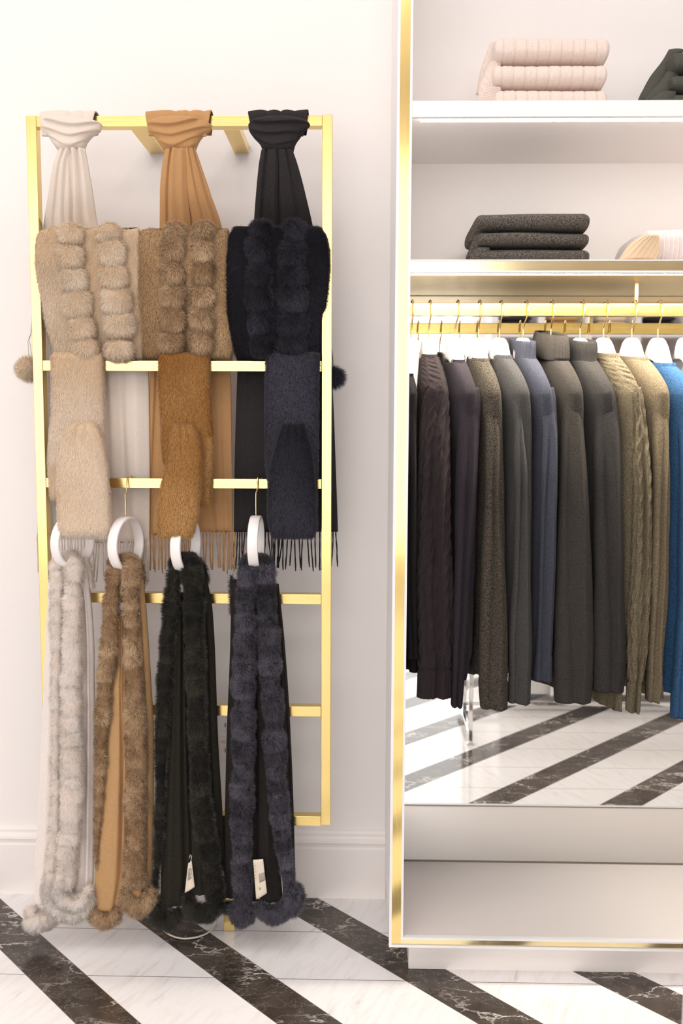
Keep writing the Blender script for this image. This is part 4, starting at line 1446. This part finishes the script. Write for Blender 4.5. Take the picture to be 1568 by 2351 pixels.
sweater('sweater', 'graphite funnel neck sweater with a stitched oval elbow patch', 'sweater', WL[6], 1331, 1339, (1316, 1370, 818),
        [(905, 1366, 1430), (1000, 1366, 1433), (1200, 1366, 1436), (1400, 1366, 1440), (1560, 1362, 1438)],
        [(878, 1378, 1418), (905, 1371, 1424), (1000, 1370, 1429), (1100, 1369, 1428), (1300, 1366, 1433), (1500, 1362, 1438), (1540, 1361, 1438), (1588, 1361, 1434)],
        1560, collar='high', seed=8, hlabel='white hanger inside the graphite funnel neck sweater', group=SG, patch_=(1187, 1355, 1320, 1416))
sweater('cardigan', 'olive-grey cable-knit cardigan with a ribbed front band', 'cardigan', WL[7], 1385, 1393, (1374, 1420, 804),
        [(905, 1434, 1488), (1000, 1436, 1492), (1200, 1434, 1492), (1400, 1428, 1480), (1560, 1420, 1446), (1638, 1416, 1440)],
        [(888, 1452, 1482), (915, 1450, 1485), (1000, 1456, 1490), (1100, 1457, 1497), (1300, 1452, 1494), (1500, 1444, 1482), (1545, 1443, 1476), (1634, 1441, 1468)],
        1600, knit='cable', seed=9, hlabel='white hanger carrying the olive-grey cable-knit cardigan', group=SG)
sweater('sweater', 'plain olive-beige crew neck sweater beside the blue shirt', 'sweater', WL[8], 1450, 1459, (1444, 1494, 812),
        [(905, 1498, 1556), (1000, 1500, 1562), (1200, 1498, 1566), (1400, 1492, 1560), (1560, 1490, 1542), (1608, 1520, 1536)],
        [(888, 1510, 1544), (915, 1504, 1546), (1000, 1503, 1542), (1100, 1500, 1536), (1300, 1495, 1530), (1500, 1487, 1522), (1545, 1486, 1522), (1610, 1486, 1514)],
        1608, seed=10, hlabel='white hanger carrying the plain olive-beige sweater', group=SG)
sweater('shirt', 'washed blue garment at the right edge of the photo, only its shoulder and side showing', 'shirt', WL[9], 1510, 1516, (1512, 1565, 826),
        [(905, 1556, 1640), (1000, 1562, 1650), (1200, 1566, 1650), (1400, 1560, 1640), (1600, 1548, 1620)],
        [(888, 1572, 1620), (915, 1568, 1625), (1000, 1564, 1625), (1300, 1562, 1620), (1500, 1552, 1600), (1560, 1548, 1600), (1648, 1544, 1590)], 1600,
        seed=11, hlabel='white hanger carrying the blue garment at the right edge', group=None)
clothes_hanger('white hanger cut by the right edge of the photo', 1572, 1580)

# ------------------------------------------------------------------ folded knitwear on the shelves
def folded(label, mat, x0, x1, zlo, zhi, Yf, Yb, seed, knit=None, drape=(), group=None, cat='sweater', xr3=None, drape_mat=None):
    """one folded garment: x0, x1 photo edges of its front at depth Yf; drape: silhouettes of the tucked side folds"""
    X0, X1 = W(x0, 400, Yf)[0], (xr3 if xr3 is not None else W(x1, 400, Yf)[0])
    t = thing('folded_sweater', label, cat, ((X0 + X1) / 2, (Yf + Yb) / 2, zlo), group)
    n, m = 420, 64
    ph = np.linspace(0, 2 * np.pi, m, endpoint=False)
    R = []
    for k in range(n):
        u = (1 - math.cos(math.pi * k / (n - 1))) / 2
        u = .15 * u + .85 * k / (n - 1)
        X = X0 + (X1 - X0) * u
        en = min(1, math.sqrt(max(0.002, 1 - (1 - min(1, u / .05)) ** 2)), math.sqrt(max(0.002, 1 - (1 - min(1, (1 - u) / .055)) ** 2)))
        hz, hy = (zhi - zlo) / 2, (Yb - Yf) / 2
        c_, s_ = sq(np.cos(ph), .42), sq(np.sin(ph), .72)
        P = np.stack([np.full(m, X), (Yf + Yb) / 2 + hy * c_ * (.93 + .07 * en), (zhi + zlo) / 2 + hz * s_ * (.55 + .45 * en)], 1)
        P[:, 2] += np.where(s_ > .2, .0035 * wob(P, 16, seed), 0)
        P[:, 1] += .004 * wob(P, 18, seed + 1) * (c_ < 0)
        rad = nrm(P - np.array([X, (Yf + Yb) / 2, (zhi + zlo) / 2]))
        if knit == 'cable':
            p_ = .0275
            cell = ((X - X0) + .006) % p_ - p_ / 2
            idx = int(((X - X0) + .006) // p_)
            arc = np.cumsum(np.r_[0, np.linalg.norm(np.diff(P, axis=0), axis=1)])
            h = cable(np.full(m, cell), arc + idx * .021, .016, .07) * (1 if idx % 2 else .35)
            h = h * .45 - 1.0 * math.exp(-((abs(cell) - p_ / 2 + .0012) / .0015) ** 2)
            P += rad * (h * .0026)[:, None]
        if knit == 'rib':
            P += rad * (.0035 * math.sin(X * 560))
        R.append(P)
    mb = MB()
    mb.loft(np.array(R))
    mb.build('folded_body', mat, t)
    for (rows, Y, th) in drape:
        mb = MB()
        G = slab_grid(rows, 30, 70, th, .02, 2.0, .12, .08, Y=Y, disp=lambda U, V_, b: .003 * wob(b, 40, seed) + (.0022 * np.sin(U * 40 + V_ * 9) if knit == 'rib' else
                      (.002 * np.sin(U * 26) * np.sin(V_ * 40 + U * 9) if knit == 'cable' else 0)))
        mb.loft(G)
        mb.build('sleeve_fold', drape_mat or mat, t)
    return t


KN_PINK = wool('blush_cable_wool', (.80, .69, .63), (.68, .56, .49), grain=420, speck=.35, sheen=.35)
KN_GREY = wool('heather_grey_wool', (.17, .15, .13), (.06, .052, .045), grain=330, speck=.6)
KN_GREEN = wool('grey_green_wool', (.125, .125, .108), (.075, .075, .064), grain=600, speck=.3)
KN_RIB = wool('white_rib_wool', (.78, .71, .69), (.66, .58, .55), grain=600, speck=.2)
KN_BEIGE = wool('beige_rib_wool', (.72, .55, .38), (.60, .43, .27), grain=600, speck=.2)
ZS1, ZS2 = 2.137, 1.7812
Yq = -.345
z_ = lambda y, Y=Yq: float(W(1250, y, Y)[2])
G1 = 'blush cable-knit sweaters folded on the upper shelf'
folded('blush cable-knit sweater folded at the bottom of the upper-shelf stack', KN_PINK, 1134, 1391, ZS1, z_(196), Yq, -.05, 61, 'cable',
       [([(200, 1122, 1150), (215, 1104, 1150), (236, 1096, 1150)], -.33, .012)], G1)
folded('blush cable-knit sweater folded in the middle of the upper-shelf stack', KN_PINK, 1129, 1390, z_(196), z_(137), Yq - .004, -.05, 62, 'cable',
       [([(140, 1126, 1150), (170, 1112, 1150), (205, 1099, 1145), (234, 1096, 1140)], -.31, .014)], G1)
folded('blush cable-knit sweater folded on top of the upper-shelf stack', KN_PINK, 1131, 1394, z_(137), z_(75), Yq, -.05, 63, 'cable',
       [([(96, 1127, 1150), (120, 1117, 1150), (165, 1102, 1140), (218, 1092, 1120)], -.26, .016)], G1)
G2 = 'heather grey sweaters folded on the lower shelf'
folded('heather grey sweater folded at the bottom of the lower-shelf stack', KN_GREY, 1104, 1361, ZS2, z_(566), Yq, -.05, 64, None,
       [([(568, 1098, 1125), (582, 1082, 1125), (598, 1076, 1125)], -.33, .010)], G2)
folded('heather grey sweater folded in the middle of the lower-shelf stack', KN_GREY, 1103, 1359, z_(566), z_(530), Yq, -.05, 65, None,
       [([(532, 1096, 1125), (560, 1082, 1120), (592, 1070, 1115)], -.30, .012)], G2)
folded('heather grey sweater folded on top of the lower-shelf stack', KN_GREY, 1099, 1359, z_(530), z_(482), Yq, -.05, 66, None,
       [([(500, 1096, 1125), (520, 1084, 1120), (558, 1074, 1105)], -.25, .014)], G2)
G3 = 'grey-green sweaters folded at the right of the upper shelf'
folded('grey-green sweater folded at the bottom of the pile at the upper right edge', KN_GREEN, 1540, 1800, ZS1, z_(208), Yq, -.05, 67, None,
       [([(210, 1520, 1552), (222, 1500, 1552), (236, 1486, 1552)], -.33, .012)], G3)
folded('grey-green sweater folded in the middle of the pile at the upper right edge', KN_GREEN, 1536, 1800, z_(208), z_(163), Yq, -.05, 68, None,
       [([(165, 1530, 1560), (190, 1512, 1556), (214, 1490, 1552), (236, 1474, 1548)], -.30, .016)], G3)
folded('grey-green sweater folded on top of the pile at the upper right edge', KN_GREEN, 1540, 1800, z_(163), z_(111), Yq, -.05, 69, None,
       [([(113, 1536, 1570), (140, 1520, 1560), (180, 1490, 1550), (236, 1461, 1520)], -.26, .020)], G3)
folded('white rib-knit hooded piece with a beige side folded at the right of the lower shelf', KN_RIB, 1490, 1800, ZS2, z_(519), Yq, -.05, 70, 'rib',
       [([(540, 1478, 1512), (560, 1446, 1514), (580, 1430, 1512), (600, 1418, 1506)], -.36, .028)], None, 'knitwear', drape_mat=KN_BEIGE)

# ------------------------------------------------------------------ the shop behind the camera, seen in the mirror
# chrome-framed display table with a white plinth body
tb = thing('display_table', 'white display table on chrome feet reflected in the cabinet mirror', 'table', (1.3, -2.1, 0))
MB().box(.70, 2.5, -2.35, -1.87, .065, .42).build('table_body', M_WHITE, tb, False, .004)
MB().box(.50, 2.6, -1.86, -1.33, .72, .76).build('table_top', M_WHITE, tb, False, .004)
for (x_, y_) in ((.486, -1.33), (.512, -1.79), (2.57, -1.33), (2.57, -1.79), (.945, -1.84)):
    lo = 0.0 if x_ != .945 else .055
    mb = MB()
    mb.box(x_ - .009, x_ + .009, y_ - .009, y_ + .009, lo, .72)
    mb.build('leg', M_CHROME, tb, False, .002)
    if lo == 0:
        MB().box(x_ - .016, x_ + .016, y_ - .016, y_ + .016, 0, .008).build('foot', M_CHROME, tb, False, .002)
MB().box(.512, 2.57, -1.80, -1.78, .035, .055).build('base_rail', M_CHROME, tb, False, .002)
MB().box(.477, .495, -1.79, -1.33, .035, .055).build('base_rail', M_CHROME, tb, False, .002)
# wall shelving with folded piles
sh = thing('shelving_unit', 'white shelving unit on the far wall, blurred in the mirror', 'shelving', (.6, -5.9, 0))
M_NICHE = plain('niche_back', (.62, .54, .47), .8)
SX = [1.19, 1.61, 2.03, 2.47, 2.91, 3.34, 3.76, 4.2]
for x_ in SX:
    MB().box(x_ - .03, x_ + .03, RY + .001, RY + .42, 0, 2.95).build('upright', M_WHITE, sh, False)
MB().box(SX[0], SX[-1], RY + .001, RY + .02, .1, 2.93).build('back_panel', M_NICHE, sh, False)
for zz in (.55, 1.1, 1.65, 2.2, 2.75):
    for a_, b_ in zip(SX[:-1], SX[1:]):
        MB().box(a_ + .03, b_ - .03, RY + .02, RY + .41, zz - .02, zz + .02).build('shelf', M_WHITE, sh, False)
M_PILE = [plain('pile_black', (.02, .018, .018), .9), plain('pile_tan', (.55, .33, .13), .9), plain('pile_cream', (.8, .66, .5), .9), plain('pile_navy', (.02, .03, .07), .9)]
PN = ['black', 'tan', 'cream', 'navy']
POS = ['first', 'second', 'third', 'fourth', 'fifth', 'sixth', 'seventh']
LVL = {1.1: 'lower', 1.65: 'middle', 2.2: 'upper'}
for li, zz in enumerate((1.1, 1.65, 2.2)):
    for k, (a_, b_) in enumerate(zip(SX[:-1], SX[1:])):
        ci = [[2, 0, 3, 1, 0, 2, 3], [3, 2, 0, 0, 1, 3, 2], [0, 1, 2, 0, 3, 0, 1]][li][k]
        xm = (a_ + b_) / 2
        mb = MB()
        for j in range(3):
            ph = np.linspace(0, 2 * np.pi, 28, endpoint=False)
            R = []
            for u in np.linspace(-1, 1, 14):
                e_ = math.sqrt(max(.02, 1 - abs(u) ** 6))
                R.append(np.stack([np.full(28, xm + .14 * u), RY + .24 + .13 * sq(np.cos(ph), .4) * (.9 + .1 * e_), zz + .02 + .027 + j * .052 + .026 * e_ * sq(np.sin(ph), .8)], 1))
            mb.loft(np.array(R))
        tag(mb.build('folded_pile', M_PILE[ci]), 'blurred pile of %s folded knits in the %s bay of the far %s shelf' % (PN[ci], POS[k], LVL[zz]), 'folded clothes',
            'folded piles on the far shelving')
